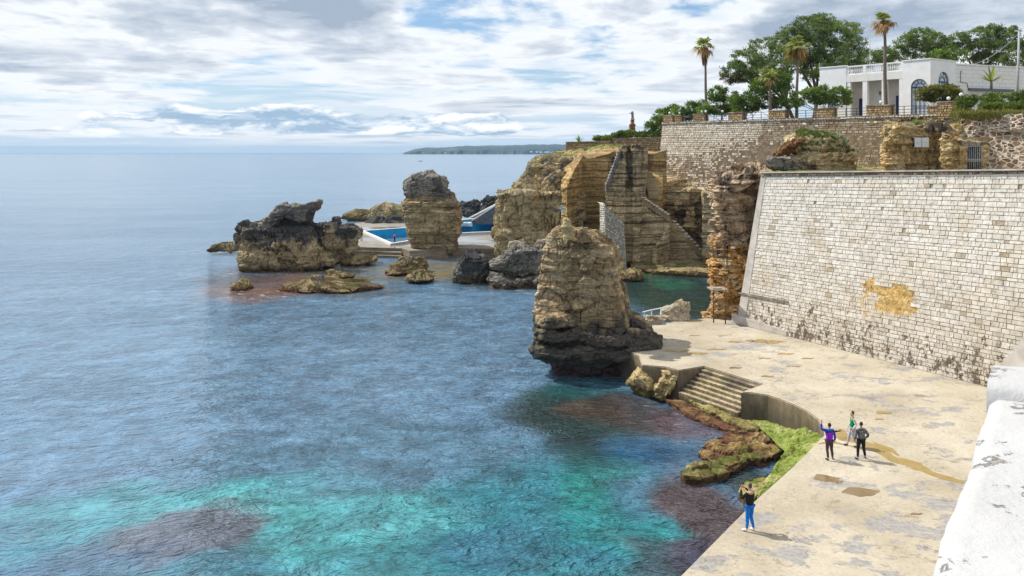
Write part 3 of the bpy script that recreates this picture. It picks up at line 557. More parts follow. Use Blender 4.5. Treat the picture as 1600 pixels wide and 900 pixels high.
cliff('headland_top', lambda mb: (prof(mb, 125., [(246,850,905),(252,832,910),(262,824,912),(275,822,914),(288,808,915),(298,802,915),(306,800,915)], 5., res=.15, n=3, amp=.5, fr=.3, st=(.3,.5), cel=(.3,1.6), fine=.12, seed=135, caps=(12,3)),
    prof(mb, 121., [(268,868,906),(280,856,908),(292,846,909),(305,842,909)], 2., res=.15, n=2.6, amp=.4, fr=.5, cel=(.35,1.2), seed=136, caps=(8,3))), M['head'])
cliff('quarry_recess', lambda mb: (prism(mb, pl((878,115.5,10.5),(886,114.,11.),(898,118,13.5),(912,123.5,15.6),(905,129,15.8),(880,128,14.)), -.6, res=.15, amp=.12, fr=.4, st=(.05,.5), cel=(.08,2), fine=.05, seed=141, caps=(8,3)),
    prism(mb, pl((908,123.,14.9),(950,122,15.6),(962,126,16.2),(905,130,15.8)), -.6, res=.15, amp=.12, fr=.4, st=(.06,.5), fine=.05, seed=142, caps=(8,3))), M['orange'])
def b(mb):
    prism(mb, pl((946,112.5,11.),(957,111.8,13.6),(968,111.3,16.6),(977,111.2,16.9),(981,113.0,16.9),(986,113.0,17.0),(989,111.0,17.0),(1000,111.2,16.9),(1010,112.5,16.3),(1012,117.5,16.0),(985,120,16.6),(950,120,12.2)), -.6, res=.14, amp=.22, fr=.4, st=(.10,.3), cel=(.12,2), fine=.06, crack=.3, seed=145, caps=(10,3))
cliff('quarry_pillar', b, M['quarryd'])
cliff('quarry_wall', lambda mb: (prism(mb, pl((974,111.8,11.2),(990,111.6,10.6),(1004,111.9,8.8),(1020,112.3,7.6),(1036,112.8,6.8),(1046,113.2,6.3),(1043,117,6.5),(1020,119,7.6),(974,119,11.)), -.6, res=.14, amp=.14, fr=.4, st=(.06,.25), cel=(.08,2.4), fine=.05, seed=147, caps=(6,3)),
    prism(mb, pl((1019,109.6,2.6),(1026,109.2,2.9),(1034,110.6,2.6),(1046,113.4,6.4),(1042,115,6.4),(1030,112.5,3.)), -.6, res=.12, amp=.1, cel=(.1,1), seed=148, caps=(5,3)),
    prism(mb, pl((1040,115.2,6.4),(1056,115.2,5.6),(1072,115.3,4.3),(1088,115.4,2.9),(1102,115.5,1.3),(1109,115.6,.6),(1108,118.5,.6),(1072,119.5,4.3),(1040,119.5,6.4)), -.6, res=.14, amp=.1, fr=.4, st=(.05,.25), fine=.05, seed=149, caps=(6,3))), M['quarry'])
cliff('quarry_back', lambda mb: (prism(mb, pl((1012,119.5,11.5),(1032,119.6,10.2),(1060,120.4,10.),(1090,120,10.4),(1120,119,11.),(1150,121,12.),(1140,128,12.5),(1012,128,12.)), -.6, res=.16, amp=.35, fr=.28, st=(.12,.5), cel=(.3,2.), fine=.1, crack=.2, seed=151, caps=(9,3)),
    prism(mb, pl((1056,118.4,9.9),(1075,118.2,9.8),(1080,120.5,10),(1058,120.6,10)), 7.4, res=.14, amp=.2, cel=(.25,1), seed=152),
    prism(mb, pl((1072,117.6,7.6),(1084,117.4,7.8),(1086,120,8),(1074,120,8)), 4.6, res=.14, amp=.25, st=(.2,.4), cel=(.25,1), seed=153)), M['quarry'])
cliff('quarry_buttress', lambda mb: prism(mb, pl((1098,112.6,10.2),(1110,112.2,10.2),(1128,112.4,10.),(1130,118,10.4),(1097,118.5,10.6)), -.6, res=.14, amp=.1, fr=.4, st=(.09,.3), cel=(.08,2), fine=.05, seed=155, caps=(7,3)), M['quarry'])
def b(mb):
    prism(mb, [(17.2,67.5,14.0),(18.3,67.2,14.1),(19.8,67.8,14.2),(23,71,14.3),(34,100,14.4),(31,103,14.),(23.5,84,14.),(18.2,72,14.)], 8.2, res=.11, amp=.45, fr=.42, st=(.30,.30), cel=(.5,1.5), fine=.1, crack=.4, seed=161, caps=(12,6))
    prism(mb, [(18.0,68.,9.),(20,67.8,9.3),(24,72,9.3),(33,100,9),(30,102,9),(23,82,9),(18.6,72,9)], 6.2, res=.12, amp=.3, fr=.5, st=(.28,.25), cel=(.4,1.1), fine=.1, seed=162, caps=(4,4))
cliff('rugged_cliff', b, M['rug'])
def b(mb):
    prism(mb, [(17.6,67.0,8.4),(19.4,66.6,8.4),(23,71,8.4),(31,100,8),(28,101,8),(21.5,82,8),(18.,71,8)], 1.6, res=.11, amp=.35, fr=.5, st=(.22,.28), cel=(.4,1.1), fine=.1, crack=.3, seed=164, caps=(4,3))
    prof(mb, 67.4, [(378,1117,1133),(384,1116,1136),(400,1117,1136),(430,1118,1136),(455,1119,1135)], 1.2, res=.1, n=3, amp=.3, fr=.7, st=(.25,.35), cel=(.25,.8), seed=166, caps=(5,3))
    prof(mb, 66.6, [(452,1121,1140),(460,1119,1146),(475,1116,1150),(486,1108,1150),(496,1105,1150),(504,1106,1150)], 1.1, res=.09, n=2.6, amp=.25, fr=.9, cel=(.3,.8), seed=167, caps=(5,3))
cliff('orange_cliff', b, M['rugo'])
# floor ledges of the basin
cliff('basin_ledge', lambda mb: (prism(mb, pl((985,108,.45),(1024,104.5,.5),(1060,103.2,.7),(1118,101.5,.75),(1125,118,.8),(985,118,.5)), -.6, res=.2, amp=.12, fr=.5, st=(.05,.3), cel=(.1,1.5), seed=171, caps=(14,3))), M['reef'])
# soil slopes between the cliff tops and the terraces
def zs(x, y):
    p = np.stack([x, y, 0*x], -1); b_ = fbm(p*.25, 4, 90)*.35+fbm(p*1.3, 3, 91)*.12
    px = x/y*F+800
    z = np.interp(px, [800,880,915,950,1000,1030,1060,1100,1160,1220], [13.2,13.8,14.7,15.2,15.4,12.0,9.9,10.4,13.0,14.2])
    z = z+np.clip(y-125, -4, 14)*.16*(px < 1030)
    return z+b_
P_ = [(PX(896,126.),126.),(PX(950,125),125),(PX(985,121),121),(PX(1008,119),119),(PX(1012,122),122),(PX(1032,122),122),(PX(1100,121.5),121.5),(PX(1150,122),122),(34,98),(30,88),(45,72),(58,72),(58,100),(40,112),(32,150),(8,150),(6,128)]
mb = MB(); heightgrid(mb, np.arange(4, 60, .3), np.arange(70, 150, .3), zs, 0, lambda x, y: inpoly(x, y, P_)); tag(mb.build('hillside', M['soil']), None, None, None, 'structure')
# ---------------------------------------------------------------- the concrete quay
ZQ = 2.1
def q(px, py, z=ZQ): return tuple(gnd(px, py, z))
def concrete():
    t = NT('worn_concrete'); p = t.pos(); x, y, z = t.sep(p); nz = t.sep(t._g.outputs['Normal'])[2]
    n = t.noise(p, .28, 6, .6); col = t.ramp(n, [(.3, (.36,.305,.22)), (.5, (.45,.39,.295)), (.7, (.52,.465,.37))])
    w = t.va(p, t.vs(t.noise(p, .7, 3, out='Color'), (1.5,1.5,0)))
    g = t.mul(t.mr(t.noise(t.vs(w, (.55,.9,1)), .75, 8, .68), .556, .572), t.mr(t.noise(p, .12, 3), .32, .46))
    col = t.mix(t.mul(g, .8), col, t.mix(t.noise(p, 3.5, 5), (.17,.16,.155), (.40,.39,.385)))        # the skim coat has flaked off
    b = t.mr(t.noise(t.vs(w, (.5,.8,1)), .9, 8, .7), .60, .66); col = t.mix(t.mul(b, .7), col, t.mix(t.noise(p, 3., 4), (.14,.10,.06), (.30,.23,.14)))
    e = t.math('ABSOLUTE', t.math('SUBTRACT', t.noise(w, .35, 5, .6), .5)); col = t.mix(t.mr(e, .0, .006, .5, 0), col, (.13,.10,.07))   # cracks
    s = t.noise(p, 7., 5, .75); col = t.mix(1., col, t.ramp(s, [(.25, g3(.72)), (.5, g3(1.)), (.75, g3(1.12))]), 'MULTIPLY')
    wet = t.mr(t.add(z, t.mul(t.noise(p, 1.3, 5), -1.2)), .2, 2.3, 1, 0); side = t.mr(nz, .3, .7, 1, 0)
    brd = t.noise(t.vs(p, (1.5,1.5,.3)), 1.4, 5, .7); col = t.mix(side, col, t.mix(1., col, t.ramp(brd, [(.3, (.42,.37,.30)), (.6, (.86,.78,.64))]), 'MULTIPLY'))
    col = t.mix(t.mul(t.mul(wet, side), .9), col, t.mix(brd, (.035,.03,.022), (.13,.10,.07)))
    return t.out(t.pbsdf(col, .85, t.bump(t.add(t.mul(s, .5), t.mul(g, -.4)), .5, .03), Specular_IOR_Level=.25))
M['conc'] = concrete()
edge = [(-14,0),q(1062,900),q(1130,831),q(1184,777),q(1240,727),q(1288.5,678.7),q(1286,668),q(1278,655),q(1262,643),q(1240,632),q(1220,624),q(1200,617.5),q(1180,614),q(1158,612),q(1192,600),q(1100,572),q(1060,578.5),q(1040,573),q(1003,570),q(998,556),(7.5,57.5),(9.5,62.6),q(1010,510),q(1060,501),q(1105,497),(17.6,66.6),(19.5,66.5),(32,45),(40,30),(52,8),(52,0)]
import bmesh
def slab(name, poly, z0, z1, mat, bev=.05, kind='structure'):
    bm = bmesh.new(); vs = [bm.verts.new((*p, z1)) for p in poly]; f = bm.faces.new(vs); 
    if f.normal.z < 0: f.normal_flip()
    r = bmesh.ops.extrude_face_region(bm, geom=[f]); nv = [e for e in r['geom'] if isinstance(e, bmesh.types.BMVert)]
    for v in nv: v.co.z = z0
    bmesh.ops.recalc_face_normals(bm, faces=bm.faces)
    te = [e for e in bm.edges if all(abs(v.co.z-z1) < 1e-5 for v in e.verts)]
    if bev: bmesh.ops.bevel(bm, geom=te, offset=bev, segments=2, affect='EDGES')
    bmesh.ops.triangulate(bm, faces=[f for f in bm.faces if len(f.verts) > 4])
    me = bpy.data.meshes.new(name); bm.to_mesh(me); bm.free(); me.materials.append(mat)
    o = bpy.data.objects.new(name, me); COL.objects.link(o); ABS[name] = (0,0,0)
    if kind: o['kind'] = kind
    return o
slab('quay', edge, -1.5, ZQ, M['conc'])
def wetmat(name, lo, hi, rough=.12):
    t = NT(name); p = t.pos(); n = t.noise(p, 2.2, 6, .65); return t.out(t.pbsdf(t.mix(n, lo, hi), t.mr(t.noise(p, 1.4, 4), .4, .6, rough, .6), t.bump(n, .2, .01), Specular_IOR_Level=.45))
M['puddle'] = wetmat('ochre_puddle', (.20,.125,.03), (.42,.30,.10)); M['puddled'] = wetmat('muddy_puddle', (.12,.08,.04), (.30,.21,.10))
def splat(mb, pts, wid, seed, jag=.35):
    pts = [np.array(gnd(a, b, ZQ)) for a, b in pts]; L = []; Rr = []; P = []
    for a, b in zip(pts[:-1], pts[1:]):
        k = max(2, int(np.linalg.norm(b-a)/.12)); P += [a+(b-a)*i/k for i in range(k)]
    P.append(pts[-1]); P = np.array(P); d = np.gradient(P, axis=0); d /= np.linalg.norm(d, axis=1, keepdims=True)+1e-9; nn = np.stack([-d[:,1], d[:,0]], -1)
    t = np.linspace(0, 1, len(P)); W = np.interp(t, np.linspace(0, 1, len(wid)), wid)
    p3 = np.column_stack([P, P[:,0]*0]); a = W*np.maximum(.04, 1+jag*2*fbm(p3*.9, 4, seed)); b = W*np.maximum(.04, 1+jag*2*fbm(p3*.9+30, 4, seed+1))
    V = np.vstack([np.column_stack([P+nn*a[:,None], np.full(len(P), ZQ+.004+.0013*(seed%20))]), np.column_stack([P-nn*b[:,None], np.full(len(P), ZQ+.004+.0013*(seed%20))])]); n = len(P); i = np.arange(n-1)
    mb.add(V, np.stack([i, i+1, i+1+n, i+n], -1))
mb = MB()
splat(mb, [(1296,675),(1312,672),(1322,686),(1345,690),(1372,702),(1396,718),(1424,726),(1450,738),(1480,748),(1506,755)], [.05,.35,.4,.2,.45,.3,.45,.35,.3,.22], 1)
splat(mb, [(1362,690),(1388,700),(1404,712)], [.03,.22,.08], 3); splat(mb, [(1278,694),(1300,690),(1326,697)], [.03,.2,.04], 4)
for i, (a, b, w_, l) in enumerate(((1205,534,.55,26),(1180,532,.3,16),(1228,553,.28,14),(1090,552,.3,18),(1120,546,.25,14),(1148,534,.2,10),(1172,508,.25,14),(1085,524,.14,8),(1056,548,.3,22),(1382,645,.3,12),(1374,655,.12,6),(1262,560,.2,10),(1200,588,.25,9))):
    splat(mb, [(a-l,b+1.),(a-l*.4,b-.4),(a+l*.3,b+.5),(a+l,b-.6)], [.03,w_,w_*.8,.03], 20+i)
mb.build('puddle', M['puddle'], origin=(14,45,ZQ))['kind'] = 'structure'
mb = MB()
for i, (a, b, w_, l) in enumerate(((1292,748,.28,20),(1308,752,.2,10),(1345,768,.35,30),(1240,572,.2,12),(1150,575,.2,10),(1196,560,.15,10),(1432,803,.1,9))):
    splat(mb, [(a-l,b+1.),(a-l*.4,b-.4),(a+l*.3,b+.5),(a+l,b-.6)], [.03,w_,w_*.8,.03], 60+i)
mb.build('puddle', M['puddled'], origin=(14,40,ZQ))['kind'] = 'structure'
# the wide bathing steps cut into the quay
T0, T1 = np.array(q(1100,572)), np.array(q(1192,600)); fs = frame(T0, T1); sw = -fs.n if fs.n@np.array((-.84,-.54)) < 0 else fs.n
M['step'] = rockmat('weathered_step_concrete', [(.24,.19,.11), (.44,.36,.23), (.54,.46,.32)], cr=(.02, 1., .5), crust=(.12,.1,.07), strat=(1,.3), wet=.9, wetcol=(.12,.09,.045), green=.0, bump=.5)
M['riser'] = rockmat('dark_riser', [(.10,.075,.04), (.20,.155,.09), (.30,.24,.15)], cr=(.05, 1., .5), crust=(.07,.06,.045), strat=(1,.3), wet=.9, wetcol=(.05,.045,.025), bump=.5)  # one darker colour for all riser faces, below the paler treads
st = thing('bathing_steps', 'wide concrete steps going down from the quay to the sea', 'steps', (*((T0+T1)/2), 0.))
dsc = np.array((-.84,-.54)); dsc -= fs.d*(dsc@fs.d); dsc /= np.linalg.norm(dsc)
def frs(v):
    v = np.asarray(v, float); o = v.copy(); o[:,:2] = T0+np.outer(v[:,0], fs.d)+np.outer(v[:,1], dsc); return o
for i in range(7):
    mb = MB(); z1 = ZQ-.19*(i+1); ex = 0 if i < 6 else 0
    n = 24; us = np.linspace(.0, fs.L, n+1); r_ = np.random.default_rng(i).normal(0, .008, n+1); w0, w1 = .32*i, .32*(i+1)
    V = []
    for u, e in zip(us, r_):
        for (w_, z_) in ((w0-.05, z1), (w1-.02+e, z1+e*.6), (w1+e, z1-.025), (w1, -1.)): V.append((u, w_, z_))
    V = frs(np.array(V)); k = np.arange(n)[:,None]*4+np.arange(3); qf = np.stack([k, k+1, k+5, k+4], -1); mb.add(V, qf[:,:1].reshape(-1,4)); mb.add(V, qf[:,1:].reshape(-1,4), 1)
    for o_ in (0, n*4): mb.add(V[o_:o_+4], np.array([(0,1,2,3)]))
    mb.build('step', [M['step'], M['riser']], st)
M['algae'] = rockmat('algae_shelf_rock', [(.15,.12,.04), (.30,.25,.09), (.42,.38,.18)], cr=(.0, 2, .5), strat=(2,.3), wet=.55, wetcol=(.10,.06,.03), green=.10, white=.05, bump=.9, sc=.5)
M['green'] = rockmat('bright_algae', [(.13,.13,.03), (.20,.26,.045), (.42,.41,.17)], cr=(.0, 2, .5), strat=(2,.2), wet=.1, wetcol=(.06,.08,.02), white=.12, bump=.9, sc=.7)
M['shelf'] = rockmat('brown_shelf_rock', [(.15,.095,.03), (.32,.22,.075), (.50,.41,.23)], cr=(.01, .5, .4), crust=(.07,.05,.03), strat=(2,.3), wet=.62, wetcol=(.11,.05,.03), green=.08, white=.02, bump=1., sc=.6)
def shelf(name, label, poly, z, mat, seed, amp=.14, zb=-.7, kind=None, cat='rock'):
    rock(name, label, cat, lambda mb: prism(mb, [(*gnd(a[0], a[1], a[2] if len(a) > 2 else z), a[2] if len(a) > 2 else z) for a in poly], zb, res=.08, batter=.0, amp=amp, fr=.9, st=(.05,.2), cel=(amp*.9,.9), fine=.05, seed=seed, caps=(26,2)), mat, kind=kind)
shelf('ledge', 'mossy lowest ledge just below the wide bathing steps', [(1056,612),(1070,604),(1120,634),(1160,650),(1196,662),(1184,672),(1150,660),(1100,637)], .55, M['algae'], 201, .07)
shelf('ledge', 'long brown ledge nearest the surf, below the mossy one', [(1038,622),(1052,614),(1096,640),(1150,664),(1190,676),(1172,684),(1130,668),(1084,650)], .28, M['shelf'], 202, .07)
shelf('shore_rock', 'ochre and brown weedy shelf rock at the inner corner of the cove', [(1098,692),(1124,678),(1152,672),(1186,668),(1216,672),(1232,684),(1222,704),(1196,716),(1168,716),(1140,728),(1112,722),(1092,706)], .42, M['shelf'], 203, .16)
shelf('shore_rock', 'pale rimmed flat shelf rock jutting into the turquoise water', [(1062,736),(1082,724),(1120,712),(1150,708),(1172,712),(1160,724),(1134,738),(1100,746),(1070,744)], .40, M['algae'], 204, .13)
shelf('shore_rock', 'bright green algae shelf along the foot of the curved quay wall', [(1176,656),(1210,660),(1240,664,.8),(1272,672,1.3),(1290,676,1.7),(1286,690,1.5),(1240,728,1.0),(1206,758,.8),(1184,778,.7),(1180,774,.5),(1206,746,.5),(1228,726),(1232,704),(1222,688),(1200,674)], .55, M['green'], 205, .06)
shelf('shore_rock', 'tan knobbly rock beside the tide pool, near the man in blue trousers', [(1156,758),(1168,748),(1196,742),(1212,728),(1226,722),(1232,732),(1206,756),(1180,776),(1164,772)], .62, M['algae'], 206, .10)
# ---------------------------------------------------------------- the big white retaining wall
WBL, WBR = np.array((18.2,65.1,ZQ)), np.array((38.,29.8,ZQ)); WTL, WTR = np.array((20.1,64.8,14.0)), np.array((39.4,30.55,15.25))
nW = np.cross(WBR-WBL, WTL-WBL); nW /= np.linalg.norm(nW); nW = nW if nW[1] < 0 else -nW
def topx(c): return 800+c[:,0]/c[:,1]*F, PY0+(HC-c[:,2])/c[:,1]*F
PATCH = [(1349,441),(1362,437),(1374,447),(1392,449),(1402,441),(1417,449),(1430,458),(1428,488),(1408,489),(1372,482),(1372,462),(1356,456)]
HOLES = [(1261,286),(1351,286),(1457,289),(1580,291),(1271,317),(1326,321),(1378,325),(1440,329),(1527,335),(1245,344),(1296,349),(1351,354),(1408,359),(1352,506),(1354,516),(1350,524),(1387,506),(1386,518),(1385,530),(1383,540)]
def wskip(c):
    x, y = topx(c); return inpoly(x, y, PATCH)
def wslot(c):
    x, y = topx(c); m = np.zeros(len(x), bool)
    for a, b in HOLES:
        d = np.hypot((x-a), (y-b)*1.2); m |= (d == d.min()) & (d < 12)
    return m
def wtone(c, r):
    x, y = topx(c); v = np.clip((y-262)/250, 0, 1); t = .82-.30*v**2+(r-.5)*.36; nn = fbm(c*.35, 3, 77); t = t+nn*.10
    return np.clip(np.where(r < .02, r*8, t), 0, 1)
M['white_blk'] = blockmat('white_limestone_blocks', (.44,.365,.27), (.76,.72,.655), (.10,.07,.045), (.16, 2.3, 7.6), patch=(.90,.82,.68), soot=.9)
M['mortar'] = simple('earthen_mortar', (.43,.35,.265), .95, .3, 1.5, .5)
M['coping'] = rockmat('coping_stone', [(.12,.10,.08), (.26,.22,.17), (.44,.40,.34)], cr=(.04,30,1), crust=(.10,.09,.08), strat=(1,.3), wet=0, bump=.6, sc=1.2)
M['plaster'] = simple('old_plaster', (.53,.49,.44), .9, .18, 1.2, .3)
W_ = thing('retaining_wall', 'tall white block retaining wall rising from the quay', 'wall', tuple(WBL))
mb = MB(); blocks(mb, (WBL, WBR, WTR, WTL), .26, .42, gap=.010, out=(.0,.024), ch_=.014, back=.045, skip=wskip, slot=wslot, tonef=wtone, seed=5, jit=.6)
# the return at the far end, and the body behind
iv = np.array((.87,.49,0))*4
mb.add(np.array([WBL, WBL+iv, WTL+iv, WTL])-nW*.09, np.array([(0,1,2,3)]), 2); mb.add(np.array([WTL, WTR, WTR+iv, WTL+iv])-nW*.09, np.array([(0,1,2,3)]), 2)
mb.build('masonry', [M['white_blk'], M['mortar'], M['plaster']], W_)
mb = MB(); # smooth quoin strip and footing
qa = [WBL+nW*.05, WBL+(WBR-WBL)*.022+nW*.05, WTL+(WTR-WTL)*.012+nW*.045, WTL+nW*.045]; V = np.array(qa+[p-nW*.3 for p in qa]); mb.add(V, np.array([(0,1,2,3),(0,4,5,1),(1,5,6,2),(2,6,7,3),(3,7,4,0)]))
mb.build('quoin_strip', M['plaster'], W_)
mb = MB(); u = (WBR-WBL)/np.linalg.norm(WBR-WBL)
for a_, b_, h0, h1, pr in ((-.35, 5.2, .75, .35, .22), ):
    P0 = [WBL+u*a_+nW*pr, WBL+u*b_+nW*pr*.6]; V = np.array(P0+[P0[1]-(0,0,0)+np.array((0,0,h1)), P0[0]+np.array((0,0,h0))]); V2 = V-nW*.5; V2[2:] += nW*0; mb.add(np.vstack([V, V2]), np.array([(0,1,2,3),(3,2,6,7),(0,3,7,4),(1,5,6,2)]))
mb.build('footing', M['plaster'], W_)
mb = MB()
def wpt(px, py):                                    # the wall face seen at a pixel
    d = np.array(((px-800)/F, 1, -(py-PY0)/F)); o = np.array((0,0,HC)); k = ((WBL-o)@nW)/(d@nW); return o+d*k
L0, L1 = wpt(1156,459), wpt(1232,473); V = np.array([L0+nW*.16, L1+nW*.14, L1+nW*.14+(0,0,.14), L0+nW*.16+(0,0,.14)]); mb.add(np.vstack([V, V-nW*.25]), np.array([(0,1,2,3),(3,2,6,7),(0,4,5,1),(0,3,7,4),(1,5,6,2)])); mb.build('drip_ledge', M['coping'], W_)
mb = MB(); n = 30; c = np.array([wpt(a, b) for a, b in PATCH]); cen = c.mean(0)
k = resample([(a, b, 0) for a, b in [(1346,436),(1434,436),(1434,492),(1346,492)]], 4)[:, :2]
gx, gy = np.meshgrid(np.linspace(1345,1436,46), np.linspace(433,494,34)); G = np.array([[wpt(a, b) for a, b in zip(r1, r2)] for r1, r2 in zip(gx, gy)])
G = G-nW*(-.004-.022*fbm(G*1.3, 4, 5)-.015*fbm(G*5, 3, 6))[...,None]; i = np.arange(G.size//3).reshape(G.shape[:2]); mb.add(G, np.stack([i[:-1,:-1], i[:-1,1:], i[1:,1:], i[1:,:-1]], -1).reshape(-1,4))
M['erode'] = rockmat('eroded_sandstone', [(.40,.24,.08), (.56,.37,.14), (.64,.47,.22)], cr=(-.05,11,1), strat=(1.5,.4), wet=0, bump=.9, sc=1.2)
mb.build('eroded_patch', M['erode'], W_)
# coping: a course of dark upright stones with a pale slab on top
M['dark_blk'] = blockmat('dark_coping_blocks', (.13,.10,.075), (.40,.33,.26), (.08,.06,.045), (.05, 0, 1), soot=.6)
mb = MB(); up = np.array((0,0,.24)); blocks(mb, (WTL+nW*.10, WTR+nW*.10, WTR+nW*.10+up, WTL+nW*.10+up), .24, .42, gap=.05, out=(0,.05), back=.08, seed=9); mb.build('coping_course', [M['dark_blk'], M['mortar']], W_)
mb = MB(); V = np.array([WTL+nW*.2+up, WTR+nW*.2+up, WTR-nW*.5+up, WTL-nW*.5+up]); mb.add(np.vstack([V, V+(0,0,.09)]), np.array([(0,3,2,1),(4,5,6,7),(0,1,5,4),(2,3,7,6),(3,0,4,7)])); mb.build('coping_slab', M['plaster'], W_)
# ground of the middle terrace behind it
slab('middle_terrace', [tuple((WTL+np.array((.3,.2,0)))[:2]), tuple((WTR+np.array((.3,.2,0)))[:2]), (58,40), (58,76), (40,80), (30,92), (24,78)], 12, 14.25, M['soil'], 0)
# plaster buttress at the right end
mb = MB(); b0 = [wpt(1552,582), wpt(1588,545), wpt(1612,505), wpt(1640,500), wpt(1640,620), wpt(1556,612)]; V = np.array([p+nW*.12 for p in b0]+[p-nW*.2 for p in b0]); mb.add(V, [(0,1,2,3,4,5),(0,6,7,1),(1,7,8,2),(2,8,9,3),(5,11,6,0)]); mb.build('plaster_patch', M['plaster'], W_)
# ---------------------------------------------------------------- the foreground parapet
def limewash():
    t = NT('limewash'); p = t.pos(); n = t.noise(p, 3.2, 8, .7); w = t.noise(p, 1.1, 4, out='Color'); pw = t.va(p, t.vs(w, (.5,.5,.5)))
    m = t.mr(t.noise(pw, 2.0, 9, .74), .575, .615); col = t.mix(t.noise(p, 1.5, 5), (.43,.425,.42), (.56,.555,.55)); col = t.mix(t.mul(m, .85), col, t.mix(t.noise(p, 9., 5), (.20,.17,.145), (.40,.365,.33)))
    h = t.add(t.mul(n, .7), t.add(t.mul(m, -.5), t.mul(t.noise(p, 14., 5, .7), .25)))
    return t.out(t.pbsdf(col, .9, t.bump(h, .8, .04), Specular_IOR_Level=.2))
M['lime'] = limewash()
ZP = 14.5
A0 = np.array(gnd(1450,900,ZP)); A1 = np.array(gnd(1545,626,ZP)); dA = (A1-A0)/np.linalg.norm(A1-A0); nA = np.array((dA[1], -dA[0]))
def wallbody(name, label, p, d, nrm, L, W, zb, zt, mat, seed, rnd=.07):
    """a rendered wall with softened, hand-plastered edges."""
    prof_ = [(0, zb), (0, zt-rnd*1.6), (rnd*.25, zt-rnd*.5), (rnd, zt), (W*.5, zt+.015), (W-rnd, zt), (W-rnd*.25, zt-rnd*.5), (W, zt-rnd*1.6), (W, zb)]
    n = max(8, int(L/.04)); V = []
    pr = []
    for (a, b), (c, e) in zip(prof_[:-1], prof_[1:]):
        k = max(1, int(math.hypot(c-a, min(abs(e-b), .4))/.04)); pr += [(a+(c-a)*i/k, b+(e-b)*i/k) for i in range(k)]
    pr.append(prof_[-1]); pr = np.array(pr); m = len(pr)
    for i in range(n+1):
        o = p+d*(L*i/n); V.append(np.column_stack([o[0]+nrm[0]*pr[:,0], o[1]+nrm[1]*pr[:,0], pr[:,1]]))
    V = np.array(V); P = V.reshape(-1,3); dd = .010*fbm(P*1.6, 3, seed)+.005*fbm(P*9, 3, seed+1); top = (P[:,2] > zt-rnd*2)
    cn = np.clip((pr[:,0]/W-.5)*2.2, -1, 1); cn = np.tile(cn, n+1); P = P+np.column_stack([nrm[0]*cn*dd, nrm[1]*cn*dd, dd*top]); 
    i = np.arange((n+1)*m).reshape(n+1, m); mb = MB(); mb.add(P, np.stack([i[:-1,:-1], i[1:,:-1], i[1:,1:], i[:-1,1:]], -1).reshape(-1,4), 0, None, True)
    mb.add(P[:m], [tuple(range(m))]); mb.add(P[-m:], [tuple(range(m-1,-1,-1))])
    return tag(mb.build(name, mat), label, 'wall')
wallbody('parapet_wall', 'whitewashed parapet with flaking paint, sloping up the right foreground', A0-dA*6, dA, nA, np.linalg.norm(A1-A0)+6.05, 1.6, 1.5, ZP, M['lime'], 301, .05)
C0 = A1+dA*.05-nA*.015; wallbody('parapet_wall', 'higher rounded whitewashed wall end crossing behind the foreground parapet', C0, nA, dA, 3., .62, 1.5, ZP+.085, M['lime'], 305, .07)
D0 = A1+nA*.30+dA*.72; wallbody('gate_jamb', 'white rendered jamb standing at the right edge of the photo above the parapet', np.array((PX(1595,6.2),6.2)), np.array((.9,.42)), np.array((-.42,.9)), 1.5, .5, 1.5, PZ(556,6.2), M['lime'], 307, .04) if False else None
# ---------------------------------------------------------------- quarry masonry
M['brick_pale'] = blockmat('pale_limestone_bricks', (.55,.48,.37), (.76,.71,.62), (.2,.15,.1), (.02,0,3), patch=(.8,.68,.5), soot=.5)
M['mortar_d'] = simple('dark_mortar', (.17,.13,.09), .95, .3, 1.5)
pr_ = thing('brick_pier', 'tall pale brick pier with a sloping top in the quarry', 'pier', (PX(955,108.5),108.5,-.5))
mb = MB()
def qp(px, py, Y): return np.array(at(px, py, Y))
f = [qp(945,424,108.2), qp(979,424,108.9), qp(975,348,108.9), qp(945,319,108.2)]
blocks(mb, f, .30, .55, gap=.05, out=(.0,.03), back=.07, seed=31); g = [qp(937,424,109.6), qp(945,424,108.2), qp(945,319,108.2), qp(937,318,109.6)]; blocks(mb, g, .30, .6, gap=.05, out=(0,.03), back=.07, seed=32)
bk = np.array((0,3.2,0)); mb.add(np.array([f[3],f[2],f[2]+bk,f[3]+bk,g[3],f[3],f[3]+bk,g[3]+bk]), np.array([(0,1,2,3),(4,5,6,7)]), 0); mb.add(np.array([f[1],f[1]+bk,f[2]+bk,f[2]]), np.array([(0,1,2,3)]), 0)
mb.build('masonry', [M['brick_pale'], M['mortar_d']], pr_)
